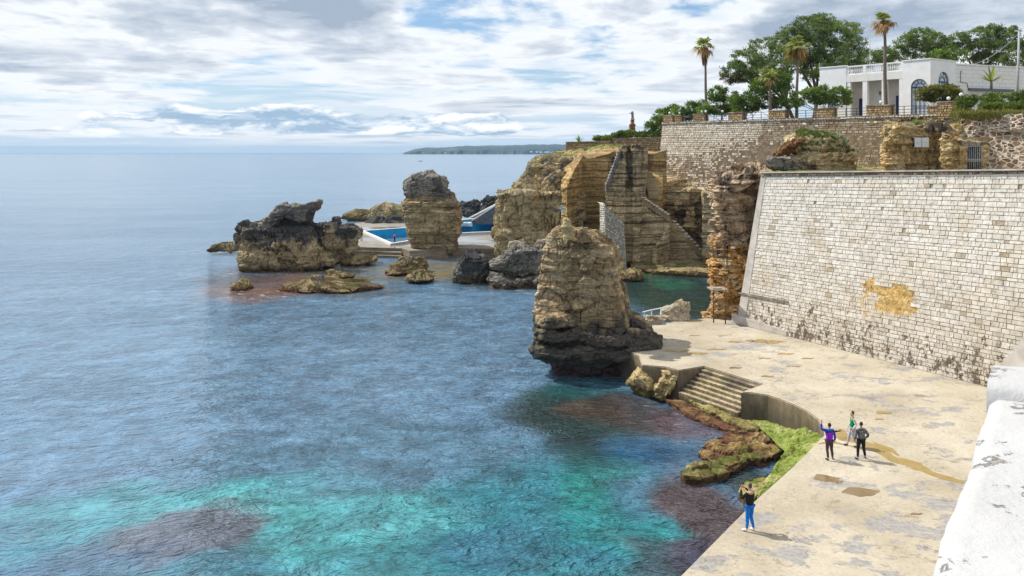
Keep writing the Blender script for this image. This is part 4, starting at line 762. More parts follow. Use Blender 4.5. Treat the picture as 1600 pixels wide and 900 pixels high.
def flight(name, label, cat, p0, p1, n, depth, mat, seed, back=(0,1.)):
    """stone treads climbing from p0 to p1; every tread a slightly irregular block."""
    r = np.random.default_rng(seed); p0, p1 = np.array(p0, float), np.array(p1, float); bk = np.array((*back, 0.)); mb = MB()
    run = (p1-p0); hr = run.copy(); hr[2] = 0
    for i, lay in [(i, l) for i in range(n) for l in (0, 1)]:
        a = p0+run*i/n; b = p0+run*(i+1)/n; z1 = b[2]+r.normal(0, .02)-(.15 if lay == 0 else 0); z0 = min(a[2], b[2])-.75 if lay == 0 else z1-.15; o = r.normal(0, .04)+(.06 if lay == 0 else -.16)
        a2, b2 = a[:2]-hr[:2]/n*.06, b[:2]+hr[:2]/n*.06; bo = bk[:2]/np.linalg.norm(bk[:2])*o
        V = []
        for z in (z0, z1):
            for c in (a2+bo, b2+bo, b2+bk[:2]*depth, a2+bk[:2]*depth): V.append((*c, z+r.normal(0,.012)))
        mb.add(V, np.array([(0,3,2,1),(4,5,6,7),(0,1,5,4),(1,2,6,5),(2,3,7,6),(3,0,4,7)]), lay, r.uniform(.4,1) if lay else r.uniform(0,.3))
    return tag(mb.build(name, [M['tread_b'] if mat != M['tread_d'] else mat, mat]), label, cat)
M['tread'] = blockmat('pale_tread_stone', (.58,.51,.41), (.82,.78,.70), (.2,.15,.1), (.02,0,3), patch=(.85,.75,.6), soot=.4)
M['tread_d'] = blockmat('dark_tread_stone', (.15,.13,.12), (.50,.48,.46), (.07,.06,.05), (.05,0,3), soot=.7)
M['tread_b'] = blockmat('ochre_tread_stone', (.36,.26,.14), (.56,.45,.30), (.2,.14,.08), (.02,0,3), soot=.4)
flight('stone_stair', 'upper pale stone stair slanting down along the quarry wall top', 'stair', qp(1046,337,113.0), qp(990,299,111.4), 13, 1.3, M['tread'], 51)
flight('stone_stair', 'lower pale stone stair descending to the green basin', 'stair', qp(1109,407,115.3), qp(1052,345,115.2), 13, 1.3, M['tread'], 52)
flight('stone_stair', 'dark worn steps cut up the left edge of the tall quarry pillar', 'stair', qp(947,291,111.6), qp(968,236,111.2), 12, 1.2, M['tread_d'], 53)
flight('stone_stair', 'narrow brick stair seen in the gap behind the tall quarry pillar', 'stair', qp(1030,303,114.3), qp(1017,268,118.6), 14, 1.5, M['tread_b'], 54, back=(-1.,.1))
cliff('quarry_gap', lambda mb: (prism(mb, pl((1008,119.5,15.6),(1024,119.2,15.8),(1040,119.,16.2),(1042,122,16.2),(1008,122,16.)), 8, res=.14, amp=.12, st=(.06,.4), fine=.05, seed=157, caps=(5,3)), prism(mb, pl((1009,114.6,9.2),(1031,114.2,9.0),(1036,116.5,10.6),(1035,119.4,13.2),(1010,119.4,13.2)), 4, res=.14, amp=.1, fine=.05, seed=158, caps=(6,3))), M['orange'])
# ---------------------------------------------------------------- the high terrace wall
UA, UB = np.array((PX(1035,130.),130.)), np.array((PX(1490,86.),86.)); fu_ = frame(UA, UB); ZT = 20.45
def fu(v):
    o = fu_(v); o[:,2] -= .62*np.asarray(v, float)[:,0]/fu_.L; return o       # the coping falls a little to the right
fu.L = fu_.L
def ups(px):                                   # distance along the wall at a bearing
    r = (px-800)/F; d = (UB-UA)/fu.L; return (UA[0]-r*UA[1])/(r*d[1]-d[0])
M['up_blk'] = blockmat('terrace_wall_blocks', (.20,.14,.08), (.72,.655,.55), (.075,.05,.032), (.03,10,16), patch=(.85,.72,.52), soot=.65)
M['mortar_u'] = simple('brown_mortar', (.19,.14,.09), .95, .25, 1.5)
def utone(c, r):
    x, y = topx(c); k = x-(1192-(y-193)*.42)+fbm(c*.8, 3, 9)*9; b = np.where(k < 0, .80, .22); nn = fbm(c*.5, 4, 19)
    t = b+(r-.5)*np.where(k < 0, .42, .30)+nn*.16; t = np.where((x < 1100) & (y > 245) & (r < .5), t-.45, t); t = np.where(r > .97, .85, t); return np.clip(t, 0, 1)
uw = thing('terrace_wall', 'high stone terrace wall, pale on the left and brown on the right, below the villa', 'wall', (*UA, 9.6))
mb = MB(); BL_, BR_ = fu([(-.3,-1.,9.6)])[0], fu([(fu.L,-.5,10.2)])[0]; TL_, TR_ = fu([(0,0,ZT)])[0], fu([(fu.L,0,ZT)])[0]
blocks(mb, (BL_, BR_, TR_, TL_), .30, .46, gap=.035, out=(-.02,.05), ch_=.025, back=.05, tonef=utone, seed=61, jit=.5)
lw = np.array((1.,5.,0)); mb.add(np.array([BL_, BL_+lw, TL_+lw, TL_]), np.array([(0,1,2,3)]), 0, .7)
mb.build('masonry', [M['up_blk'], M['mortar_u']], uw)
mb = MB(); blocks(mb, (fu([(-.1,-.16,ZT)])[0], fu([(fu.L,-.16,ZT)])[0], fu([(fu.L,-.16,ZT+.24)])[0], fu([(-.1,-.16,ZT+.24)])[0]), .24, .34, gap=.09, out=(0,.05), back=.1, seed=62); box(mb, (-.1,-.14,ZT+.24),(fu.L,.7,ZT+.32), 2, fu); box(mb, (-.1,-.10,ZT-.10),(fu.L,.2,ZT-.005), 2, fu)
mb.build('coping', [M['tread'], M['mortar_u'], M['coping']], uw)
M['pier_blk'] = blockmat('ochre_pier_blocks', (.27,.175,.085), (.50,.375,.215), (.10,.07,.045), (.0,0,1), patch=(.9,.8,.62), soot=.5)
ZC = ZT+.32
def pier(label, px0, px1, h, zb=ZC, w=.75, off=0, mat='pier_blk', grp='stone piers of the terrace railing'):
    u0, u1 = ups(px0), ups(px1); c = fu([((u0+u1)/2, off+w/2, zb)])[0]; th = thing('stone_pier', label, 'pier', tuple(c), grp); mb = MB(); o = off-.02
    F_ = [(u0,o,zb),(u1,o,zb),(u1,o,zb+h),(u0,o,zb+h)]; blocks(mb, fu(np.array(F_)), .26, .42, gap=.03, out=(0,.03), back=.05, seed=int(px0), jit=.4)
    S_ = [(u1,o,zb),(u1,o+w,zb),(u1,o+w,zb+h),(u1,o,zb+h)]; S2 = [(u0,o+w,zb),(u0,o,zb),(u0,o,zb+h),(u0,o+w,zb+h)]
    for S in (S_, S2): mb.add(fu(np.array(S)), np.array([(0,1,2,3)]), 0, .4)
    mb.build('masonry', [M[mat], M['mortar_d']], th); mb = MB(); box(mb, (u0-.07,o-.09,zb+h),(u1+.07,o+w+.07,zb+h+.12), 0, fu); mb.build('cap', M['coping'], th)
    return th, fu([((u0+u1)/2, off+w/2, zb+h+.12)])[0]
tops = []
for lab, a, b, h in (('first stone pier, at the far left end of the terrace railing',1036,1051,1.0),('narrow darker second pier near the left end of the railing',1054,1064,.95),('third stone pier from the left, pale and rough',1083,1101,.98),
    ('broad pale fourth pier between two railing bays',1138,1160,1.0),('ochre fifth pier left of the pine bush',1201,1227,1.02),('ochre sixth pier under the dark green pine bush',1272,1302,1.06),('widest ochre pier at the foot of the tallest palm',1354,1391,1.10)):
    tops.append(pier(lab, a, b, h)[1])
tops.append(pier('shorter brick pier at the right end of the railing', 1449, 1467, 1.35, ZC-.6)[1]); tops.append(pier('tall brick end pier topped by a globe lamp', 1467, 1492, 1.75, ZC-.6, 1.1, -.25)[1])
M['iron'] = simple('dark_iron', (.035,.035,.04), .5, .1, 4, 0, .3); M['white'] = simple('white_paint', (.75,.74,.72), .5, .08, 3); M['globe'] = simple('opal_globe', (.82,.82,.80), .25, .02, 3, spec=.5)
bays = [(1064,1083),(1101,1138),(1160,1201),(1227,1272),(1302,1354),(1391,1449)]
RL = ['shortest railing bay, second from the left end of the terrace','railing bay before the bushes, between pale piers','railing bay left of the ochre pier by the leaning palm','railing bay with planters behind, left of the pine bush','railing bay in front of the white porch columns','longest railing bay in front of the arched window']
for (a, b), lab in zip(bays, RL):
    u0, u1 = ups(a)+.05, ups(b)-.05; rt = thing('iron_railing', lab, 'railing', tuple(fu([((u0+u1)/2,.3,ZC)])[0]), 'iron railings along the terrace')
    n = max(2, int((u1-u0)/1.3)+1)
    for i in range(n):
        u = u0+(u1-u0)*i/(n-1); mb = MB(); box(mb, (u-.03,.27,ZC),(u+.03,.33,ZC+.98), 0, fu); mb.build('post', M['iron'], rt)
    for z in (.25,.58,.95):
        mb = MB(); box(mb, (u0,.28,ZC+z-.025),(u1,.32,ZC+z+.025), 0, fu); mb.build('rail', M['iron'], rt)
def lamp(label, p):
    t = thing('globe_lamp', label, 'lamp', tuple(p), 'white globe lamps on the terrace'); mb = MB(); tube(mb, [p, p+np.array((0,0,.14))], .05, 8); mb.build('stem', M['iron'], t); mb = MB(); ball(mb, p+np.array((0,0,.32)), .2, 0, 16, 10); mb.build('globe', M['globe'], t)
up_ = lambda px, w=.35, z=ZC+1.1: fu([(ups(px), w, z)])[0]
for lab, p in (('globe lamp on the first pier at the far left',tops[0]),('globe lamp on the narrow second pier',tops[1]),('globe lamp on the rough third pier, left of two',up_(1094,.35,ZC+1.1)),('globe lamp on the rough third pier, right of two',up_(1099,.5,ZC+1.1)),
    ('globe lamp on the widest ochre pier, before the porch',up_(1372,.5,ZC+1.22)),('globe lamp on the tall brick end pier',tops[-1])): lamp(lab, p)
lamp('globe lamp by the hedge, rightmost of all', np.array(at(1502,153,80.)))
bracket = thing('lamp_post', 'thin post carrying a globe lamp among the bushes left of the first bay', 'lamp', tuple(up_(1117,1.5,ZC))); mb = MB(); p = up_(1117,1.5,ZC); tube(mb, [p, p+(0,0,1.2)], .03, 8); mb.build('pole', M['iron'], bracket); mb = MB(); ball(mb, p+(0,0,1.38), .2); mb.build('globe', M['globe'], bracket)
# upper garden level
slab('upper_terrace', [tuple(fu([(0,.1,0)])[0][:2]), tuple(fu([(fu.L+1,.1,0)])[0][:2]), (66,72), (150,85), (200,260), (60,260), (28,170)], 12, 19.45, M['soil'], 0)
# the lower garden wall running left towards the point
LA, LB = np.array((PX(884,142),142.)), np.array((PX(1036,131.),131.)); fl = frame(LA, LB)
M['low_blk'] = blockmat('garden_wall_blocks', (.25,.165,.085), (.50,.385,.235), (.12,.08,.05), (.02,0,1), patch=(.9,.78,.6), soot=.5)
lw_ = thing('garden_wall', 'long tan garden wall stepping up towards the terrace from the point', 'wall', (*LA, 14.))
mb = MB()
for u0, u1, z1a, z1b in ((0, fl.L*.50, 17.62, 17.74), (fl.L*.50, fl.L, 18.15, 18.3)):
    blocks(mb, fl(np.array([(u0,0,13.2),(u1,0,13.2),(u1,0,z1b),(u0,0,z1a)])), .3, .5, gap=.05, out=(-.02,.06), back=.06, seed=int(u0)+71, jit=.5)
    V = fl(np.array([(u0,-.12,z1a),(u1,-.12,z1b),(u1,.6,z1b),(u0,.6,z1a),(u0,-.12,z1a+.13),(u1,-.12,z1b+.13),(u1,.6,z1b+.13),(u0,.6,z1a+.13)])); mb.add(V, np.array([(0,3,2,1),(4,5,6,7),(0,1,5,4),(1,2,6,5),(2,3,7,6),(3,0,4,7)]), 2)
mb.add(fl(np.array([(0,0,13.2),(0,8,13.2),(0,8,17.5),(0,0,17.5)])), np.array([(0,1,2,3)]), 0, .4)
mb.build('masonry', [M['low_blk'], M['mortar_u'], M['coping']], lw_)
slab('garden', [tuple(fl([(0.1,.3,0)])[0][:2]), tuple(fl([(fl.L,.3,0)])[0][:2]), (32,180), (15,180)], 12, 17.3, M['soil'], 0)
# ruined column on the point
cp = thing('ruined_column', 'ruined brick and stone column standing alone against the sky', 'column', (PX(989,142),142.,17.3))
M['brick_red'] = rockmat('crumbling_red_brick', [(.20,.09,.05), (.34,.17,.10), (.42,.26,.17)], cr=(.02,30,1), strat=(5,.6), wet=0, bump=.9, sc=1.5)
def round_rows(mb, rows, Y, seed, amp=.07): prof(mb, Y, rows, -1., res=.08, n=2.2, amp=amp, fr=1.4, cel=(amp,.5), fine=.04, seed=seed, caps=(3,3))
mb = MB(); round_rows(mb, [(186.5,986.5,992),(190,985.5,992),(196,985,993),(203,984.5,994),(210,984,996)], 142., 401, .1); round_rows(mb, [(194,983.4,987),(197,983,987),(200,984,987)], 141.7, 402, .05); mb.build('brick_base', M['brick_red'], cp)
mb = MB(); round_rows(mb, [(174,986.6,990.4),(177,986.4,990.6),(182,986.6,991),(187,986.8,991.6)], 142.1, 403, .06); box(mb, (PX(984.5,142),142.6,PZ(177,142)),(PX(987.5,142),142.8,PZ(176,142))); mb.build('shaft', M['slab'], cp)
# ---------------------------------------------------------------- rocks and walls on the middle terrace
Yr = 71.
M['yellow'] = rockmat('yellow_streaked_rock', [(.33,.21,.09), (.55,.40,.20), (.70,.58,.38)], cr=(.05, 17.2, .8), crust=(.11,.095,.08), strat=(3.2,.6), wet=0, white=.08, bump=1., sc=.55)
cliff('terrace_rock', lambda mb: (prism(mb, pl((1383,70.5,17.6),(1400,70.3,18.2),(1420,70.3,18.5),(1450,70.8,18.3),(1474,70.,18.9),(1500,69.4,17.6),(1500,74,18.6),(1430,75,19.4),(1383,76,18.8)), 14, res=.10, amp=.35, fr=.5, st=(.16,.35), cel=(.2,1.3), fine=.08, crack=.35, seed=171, caps=(10,3)),
    prism(mb, pl((1471,68.6,17.6),(1486,68.2,17.4),(1502,68.4,17.2),(1510,69,16.5),(1508,71,17.),(1474,71,17.8)), 14, res=.1, amp=.25, fr=.6, st=(.15,.4), cel=(.2,.9), seed=172, caps=(6,3)),
    prism(mb, pl((1384,69.6,17.),(1392,69.4,17.4),(1399,69.8,16.6),(1398,71,17.2),(1384,71,17.4)), 14, res=.09, amp=.22, fr=.8, st=(.15,.3), cel=(.2,.7), seed=173, caps=(5,3))), M['yellow'])
M['rubble'] = NT('rubble_masonry')
def rubble():
    t = NT('rubble_masonry'); p = t.pos(); w = t.noise(p, 1.2, 3, out='Color'); pw = t.vs(t.va(p, t.vs(w, (.25,.25,.2))), (1.,1.,1.55))
    d = t.vor(pw, 2.0, 'DISTANCE_TO_EDGE'); c = t.sep(t.vor(pw, 2.0, 'F1', 'Color'))[0]; m = t.mr(t.add(d, t.mul(t.math('SUBTRACT', t.noise(p, 6., 4), .5), .08)), .05, .12)
    st = t.ramp(c, [(.0, (.13,.08,.055)), (.5, (.25,.165,.11)), (1., (.38,.28,.20))]); n = t.noise(p, 5., 5); st = t.mix(1., st, t.ramp(n, [(.3, g3(.7)), (.7, g3(1.15))]), 'MULTIPLY')
    lowm = t.mr(t.noise(p, .5, 4), .3, .5); mort = t.mix(lowm, (.40,.30,.20), (.66,.59,.48)); col = t.mix(m, mort, st)
    return t.out(t.pbsdf(col, .9, t.bump(t.add(m, t.mul(n, .5)), .8, .07), Specular_IOR_Level=.15))
bpy.data.materials.remove(M['rubble'].m); M['rubble'] = rubble()
def wallquad(name, label, quad, thick, mat, seed, res=.12, amp=.06):
    BL, BR, TR, TL = [np.array(q_, float) for q_ in quad]; n = max(4, int(np.linalg.norm(BR-BL)/res)); m = max(4, int(np.linalg.norm(TL-BL)/res))
    u = np.linspace(0,1,n+1)[None,:,None]; v = np.linspace(0,1,m+1)[:,None,None]; G = (BL*(1-u)+BR*u)*(1-v)+(TL*(1-u)+TR*u)*v
    nr = np.cross(BR-BL, TL-BL); nr /= np.linalg.norm(nr); nr = nr if nr[1] < 0 else -nr
    G = G+nr*(amp*fbm(G*1.5, 4, seed))[...,None]; G[-1,:,2] += .5*amp*fbm(G[-1]*2, 3, seed+1); mb = MB(); i = np.arange((n+1)*(m+1)).reshape(m+1, n+1); mb.add(G, np.stack([i[:-1,:-1], i[:-1,1:], i[1:,1:], i[1:,:-1]], -1).reshape(-1,4))
    T = G[-1]; mb.add(np.vstack([T, T-nr*thick]), np.stack([np.arange(n), np.arange(1,n+1), np.arange(1,n+1)+n+1, np.arange(n)+n+1], -1)); Lf = G[:,0]; mb.add(np.vstack([Lf, Lf-nr*thick]), np.stack([np.arange(m), np.arange(1,m+1), np.arange(1,m+1)+m+1, np.arange(m)+m+1], -1))
    return tag(mb.build(name, mat), label, 'wall')
wallquad('rubble_wall', 'brown rubble stone wall with pale mortar to the right of the barred gate', (qp(1540,272,68.2),qp(1660,272,64.),qp(1660,205,64.),qp(1546,203,68.2)), 1.2, M['rubble'], 501)
wallquad('rubble_wall', 'pale rubble bank wall under the hedge, above the barred gate', (qp(1502,215,71.),qp(1690,214,66.),qp(1690,176,66.6),qp(1502,181,71.6)), 1.5, M['rubble'], 505, amp=.18)
mb = MB(); V = np.array([qp(1544,205.5,68.),qp(1662,207.5,63.8),qp(1662,203.5,63.8),qp(1544,202.5,68.)]); mb.add(np.vstack([V, V+(0.3,.9,.02)]), np.array([(0,1,2,3),(3,2,6,7)])); tag(mb.build('cap_ledge', M['coping']), 'long thin stone ledge capping the rubble wall right of the gate', 'ledge')
# gate, its stone surround and the board
gt = thing('barred_gate', 'grey iron barred gate in the rock of the middle terrace', 'gate', tuple(qp(1522,266,68.4)))
M['steel'] = simple('painted_steel', (.48,.52,.54), .5, .08, 5, 0, .1); M['void'] = simple('shade_and_glass_black', (.012,.012,.014), .9)  # near-black serves as painted shade behind the gate and as boat glass
gx0, gx1, gz0, gz1 = PX(1511,68.2), PX(1533.5,68.2), 14.25, PZ(228,68.2)
for i in range(8):
    mb = MB(); x_ = gx0+(gx1-gx0)*i/7; tube(mb, [(x_,68.2,gz0),(x_,68.2,gz1)], .026, 6); mb.build('bar', M['steel'], gt)
for z in (gz0+.04, (gz0+gz1)/2-.16, (gz0+gz1)/2-.02, gz1-.03):
    mb = MB(); box(mb, (gx0-.03,68.16,z-.03),(gx1+.03,68.24,z+.03)); mb.build('crossbar', M['steel'], gt)
sr = thing('gate_surround', 'pale weathered stone surround around the barred gate', 'surround', tuple(qp(1522,266,68.6)))
mb = MB(); box(mb, (gx0-.1,69.5,14),(gx1+.1,69.6,gz1+.2)); mb.build('black_shade_panel', M['void'], sr)  # near-black panel stands in for the shade behind the bars
mb = MB(); prism(mb, [(gx0-.45,68.1,gz1+.42),(gx1+.5,68.1,gz1+.36),(gx1+.5,69.4,gz1+.5),(gx0-.45,69.4,gz1+.5)], gz1+.03, res=.08, amp=.06, cel=(.06,.5), seed=511, caps=(5,5)); mb.build('lintel', M['pale'], sr)
for a, b in ((gx0-.6,gx0-.06),(gx1+.06,gx1+.75)):
    mb = MB(); prism(mb, [(a,68.15,gz1+.03),(b,68.15,gz1+.03),(b,69.5,gz1+.03),(a,69.5,gz1+.03)], 14, res=.08, amp=.07, cel=(.06,.5), seed=512, caps=(4,3)); mb.build('jamb', M['yellow'], sr)
nb_ = thing('notice_board', 'white two-panel notice board fixed on the yellow rock', 'sign', tuple(qp(1440,229,70.)))
M['board'] = simple('board_white', (.62,.66,.70), .4, .05, 6)
for a, b in ((1429,1439.3),(1440.2,1451)):
    mb = MB(); box(mb, (PX(a,69.9),69.86,PZ(230,69.9)),(PX(b,69.9),69.92,PZ(215,69.9))); pn = mb.build('panel', M['board'], nb_)
    mb = MB(); box(mb, (PX(a+1.,69.8),69.845,PZ(223,69.85)),(PX(b-1.,69.8),69.859,PZ(222.4,69.85))); mb.build('fold_line', M['steel'], pn)
for z in (217, 228):
    mb = MB(); box(mb, (PX(1429,69.95),69.92,PZ(z,69.95)-.03),(PX(1451,69.95),70.6,PZ(z,69.95)+.03)); mb.build('bracket', M['iron'], nb_)
# the grassy knoll in front of the brown wall
M['knoll'] = rockmat('knoll_rock', [(.30,.22,.13), (.52,.41,.24), (.64,.54,.34)], cr=(.05, 15.3, .4), inv=-1, crust=(.07,.06,.05), strat=(1.5,.4), wet=0, bump=.9, sc=.6)
M['red_rock'] = rockmat('red_earth_rock', [(.11,.045,.022), (.20,.095,.045), (.28,.18,.08)], cr=(.02,30,1), strat=(1.5,.4), wet=0, bump=1., sc=.9)
rock('knoll', 'rock knoll topped with grass in front of the brown terrace wall', 'rock', lambda mb: (prof(mb, 76., [(212,1262,1326),(218,1246,1334),(226,1240,1338),(236,1246,1340),(248,1240,1342),(262,1236,1345),(275,1236,1345)], 2.6, res=.1, n=2.8, amp=.35, fr=.5, st=(.12,.4), cel=(.25,1.1), fine=.1, crack=.2, seed=521, caps=(10,3)), prof(mb, 75.4, [(240,1272,1344),(246,1236,1344),(270,1228,1346)], 1.2, res=.1, n=3, amp=.15, cel=(.22,.6), seed=523, caps=(5,3))), M['knoll'])
rock('rock', 'rusty red overhanging rock at the left end of the grassy knoll', 'rock', lambda mb: outline(mb, [(1217,243),(1220,236),(1232,228),(1246,219),(1258,217),(1252,226),(1246,236),(1236,243),(1224,246)], 75.6, 2.2, res=.1, amp=.22, fr=.9, cel=(.2,.7), seed=525), M['red_rock'])
rock('rock', 'grey fan-shaped broken stone lying at the left end of the white wall coping', 'rock', lambda mb: outline(mb, [(1203,262),(1200,250),(1206,244),(1222,246),(1236,248),(1250,256),(1260,264),(1240,266),(1214,266)], 66.5, 1.2, res=.09, amp=.12, fr=.9, cel=(.12,.7), seed=527), M['slab'])
# ---------------------------------------------------------------- swimming pool and its deck
def deckmat():
    t = NT('pool_deck_concrete'); p = t.pos(); n = t.noise(p, .5, 6, .65); nz = t.sep(t._g.outputs['Normal'])[2]
    col = t.ramp(n, [(.3, (.17,.15,.12)), (.5, (.235,.21,.175)), (.7, (.31,.285,.25))]); wet = t.mr(t.noise(t.vs(p, (.5,1,1)), .16, 4), .53, .57)
    col = t.mix(t.mul(wet, t.mr(nz, .5, .9)), col, (.16,.16,.16)); br = t.noise(t.vs(p, (.4,.4,2.5)), 1., 5, .7); col = t.mix(t.mr(nz, .3, .7, 1, 0), col, t.ramp(br, [(.35, (.13,.095,.06)), (.65, (.36,.27,.18))]))
    return t.out(t.pbsdf(col, t.mr(wet, 0, 1, .8, .08), t.bump(n, .2, .03)))
M['deck'] = deckmat()
deck = [(PX(540,124),124),(PX(628,122),122),(PX(640,119),119),(PX(700,121),121),(PX(714,122),122),(PX(776,121.5),121.5),(PX(800,124),124),(4,150),(4,176),(-30,168),(-42,150),(PX(530,146),146)]
POOL = [(-26.8,146),(-3.3,166),(2,158),(-2.5,145.5),(-9.6,142.2),(-18.9,126.6)]
zd = 1.35
def ring(name, outer, inner, z0, z1, mat, kind='structure'):
    bm = bmesh.new(); vo = [bm.verts.new((*p, z1)) for p in outer]; vi = [bm.verts.new((*p, z1)) for p in inner]
    ee = [bm.edges.new((v[i], v[(i+1)%len(v)])) for v in (vo, vi) for i in range(len(v))]; bmesh.ops.triangle_fill(bm, edges=ee, use_beauty=True)
    for v, fl_ in ((vo, 0), (vi, 1)):
        w_ = [bm.verts.new((a.co.x, a.co.y, z0)) for a in v]
        for i in range(len(v)): bm.faces.new((v[i], v[(i+1)%len(v)], w_[(i+1)%len(v)], w_[i]))
    bmesh.ops.recalc_face_normals(bm, faces=bm.faces); me = bpy.data.meshes.new(name); bm.to_mesh(me); bm.free(); me.materials.append(mat); o = bpy.data.objects.new(name, me); COL.objects.link(o); ABS[name] = (0,0,0)
    if kind: o['kind'] = kind
    return o
def inset(poly, d):
    P = np.array(poly, float); a = .5*np.sum(P[:,0]*np.roll(P[:,1],-1)-np.roll(P[:,0],-1)*P[:,1]); s = 1 if a > 0 else -1; out = []
    for i in range(len(P)):
        e0 = P[i]-P[i-1]; e1 = P[(i+1)%len(P)]-P[i]; n0 = np.array((-e0[1], e0[0]))/np.linalg.norm(e0)*s; n1 = np.array((-e1[1], e1[0]))/np.linalg.norm(e1)*s
        m = n0+n1; m = m/(m@m)*2; out.append(tuple(P[i]+m*d))
    return out
ring('pool_deck', deck, inset(POOL, -.55), -.6, zd, M['deck'])
pt = thing('swimming_pool', 'blue painted outdoor pool with white coping behind the banded stack', 'pool', (-12,145,zd))
def bluemat():
    t = NT('blue_pool_paint'); p = t.pos(); n = t.noise(p, .7, 6, .65); col = t.ramp(n, [(.3, (.012,.30,.58)), (.6, (.02,.42,.74))]); f_ = t.mr(t.noise(t.vs(p, (.5,.5,1.2)), .6, 6, .7), .62, .68); col = t.mix(f_, col, (.05,.10,.14)); return t.out(t.pbsdf(col, .5))
M['blue'] = bluemat()
def child_mesh(o, parent): o.parent = parent; o.matrix_parent_inverse = parent.matrix_world.inverted(); return o
child_mesh(ring('coping', inset(POOL, -.56), POOL, zd-.6, zd+.32, M['white'], None), pt)
mb = MB(); P_ = np.array(POOL); n = len(P_); V = np.vstack([np.column_stack([P_, np.full(n, zd-2.2)]), np.column_stack([P_, np.full(n, zd+.28)])]); cc_ = P_.mean(0)
V[:,:2] = V[:,:2]+(cc_-V[:,:2])*.0008; mb.add(V, [(i, (i+1)%n, n+(i+1)%n, n+i) for i in range(n)]); mb.add(V[:n], [tuple(range(n))]); mb.build('basin', M['blue'], pt)
# raised blue far wall
fp = frame((-17.,154.34), (-3.3,166.)); mb = MB(); box(mb, (0,.03,zd+.3),(fp.L+2,.35,zd+1.0), 0, fp); mb.build('far_wall', M['blue'], pt); mb = MB(); box(mb, (-.1,-.05,zd+1.0),(fp.L+2,.6,zd+1.14), 0, fp); mb.build('far_wall_coping', M['white'], pt)
# white stair climbing to the right behind the pool
sp = thing('pool_stair', 'white walled stair ramp climbing right behind the pool', 'stair', tuple(at(735,346,163.)))
M['greyw'] = simple('grey_render', (.17,.165,.17), .85, .25, 1.5, .3)
for Y_, nm, dz in ((162.,'side_wall',0.),(166.,'side_wall',0.9)):
    a, b = at(737 if dz == 0 else 730,347,Y_), at(790,312,Y_); mb = MB(); V = np.array([(a.x,Y_,zd),(b.x,Y_,zd),(b.x,Y_,b.z+dz*0),(a.x,Y_,zd+.5)]); mb.add(np.vstack([V, V+(0,.35,0)]), np.array([(0,1,2,3),(3,2,6,7),(0,3,7,4),(5,6,7,4),(1,5,6,2)])); sw_ = mb.build(nm, M['greyw'], sp)
    mb = MB(); V = np.array([(a.x-.15,Y_-.1,zd+.5),(b.x,Y_-.1,b.z),(b.x,Y_+.45,b.z),(a.x-.15,Y_+.45,zd+.5)]); mb.add(np.vstack([V, V+(0,0,.28)]), np.array([(4,5,6,7),(0,1,5,4),(3,7,6,2),(0,4,7,3)])); mb.build('capping', M['white'], sw_)
a, b = at(739,347,162.4), at(790,313,162.4)
for i in range(16):
    x0, x1 = a.x+(b.x-a.x)*i/16, a.x+(b.x-a.x)*(i+1)/16; z1 = zd+.1+(b.z-zd-.3)*(i+1)/16; mb = MB(); box(mb, (x0,162.36,zd-.02),(x1,165.9,z1)); mb.build('step', M['white'], sp)
tag((lambda mb: (prism(mb, [(*p_, zd+.5) for p_ in [(PX(700,158),158),(PX(738,160),160),(PX(738,163),163),(PX(704,162),162)]], zd-.2, res=.2, amp=.15, cel=(.15,1), seed=541, caps=(8,3)), mb.build('curb', M['white']))[1])(MB()), 'low rounded white kerb beyond the pool, left of the white stair', 'kerb')
# lower front steps of the deck
for i, (z, off) in enumerate(((.85,.7),(.4,1.4))): slab('pool_deck', [(PX(541,123-off),123.6-off),(PX(627,121-off),121.6-off),(PX(627,123),123),(PX(541,125),125)], -.6, z, M['deck'], .04)
# ---------------------------------------------------------------- handrail, blocks and rusty frame by the basin
rock('stone_block', 'long low stone block under the white handrail at the basin edge', 'block', lambda mb: prof(mb, 64.6, [(494,1012,1032),(497,1010,1035),(506,1010,1036)], .5, res=.07, n=3.2, amp=.08, fr=1.2, cel=(.08,.5), fine=.04, seed=551, caps=(6,3)), M['pale'])
rock('stone_block', 'higher slanting stone block right of the white handrail', 'block', lambda mb: prof(mb, 66., [(473,1066,1076),(476,1056,1079),(482,1044,1080),(488,1036,1080),(502,1035,1080)], .7, res=.07, n=3.4, amp=.1, fr=1, cel=(.1,.6), fine=.04, seed=553, caps=(6,3)), M['pale'])
hr = thing('handrail', 'white tubular handrail at the edge of the green basin', 'railing', tuple(at(1030,498,65.5)))
T = lambda px, py, Y: np.array(at(px, py, Y))
mb = MB(); tube(mb, [T(1004,488,66.2), T(1018,484.5,66.), T(1033,481.5,65.8), T(1047,479,65.6), T(1049,480.5,65.6)], .05, 8); mb.build('top_rail', M['white'], hr)
for a, b, Y in ((1018,486,66.),(1033,483,65.6),(1007,488,66.2)):
    mb = MB(); tube(mb, [T(a,b,Y), T(a,502,Y)], .05, 8); mb.build('post', M['white'], hr)
rf = thing('rusty_frame', 'two rusty poles holding a plank shelf against the orange cliff', 'frame', tuple(T(1125,500,65.4)))
M['rust'] = simple('rusty_iron', (.20,.095,.045), .85, .3, 5, .3); M['wood'] = simple('weathered_plank', (.36,.30,.24), .85, .25, 4, .4)
for a in (1115.,1133.5):
    mb = MB(); tube(mb, [T(a,452,65.3 if a < 1120 else 64.9), (*T(a,452,65.3 if a < 1120 else 64.9)[:2], ZQ)], .055, 8); mb.build('pole', M['rust'], rf)
mb = MB(); c0, c1 = T(1109,452,65.4), T(1137,452,65.1); box(mb, (c0[0],64.8,c0[2]-.04),(c1[0],66.4,c0[2]+.06)); box(mb, (c0[0]+.2,65.0,c0[2]+.064),(c1[0]-.5,65.9,c0[2]+.14)); mb.build('plank', M['wood'], rf)
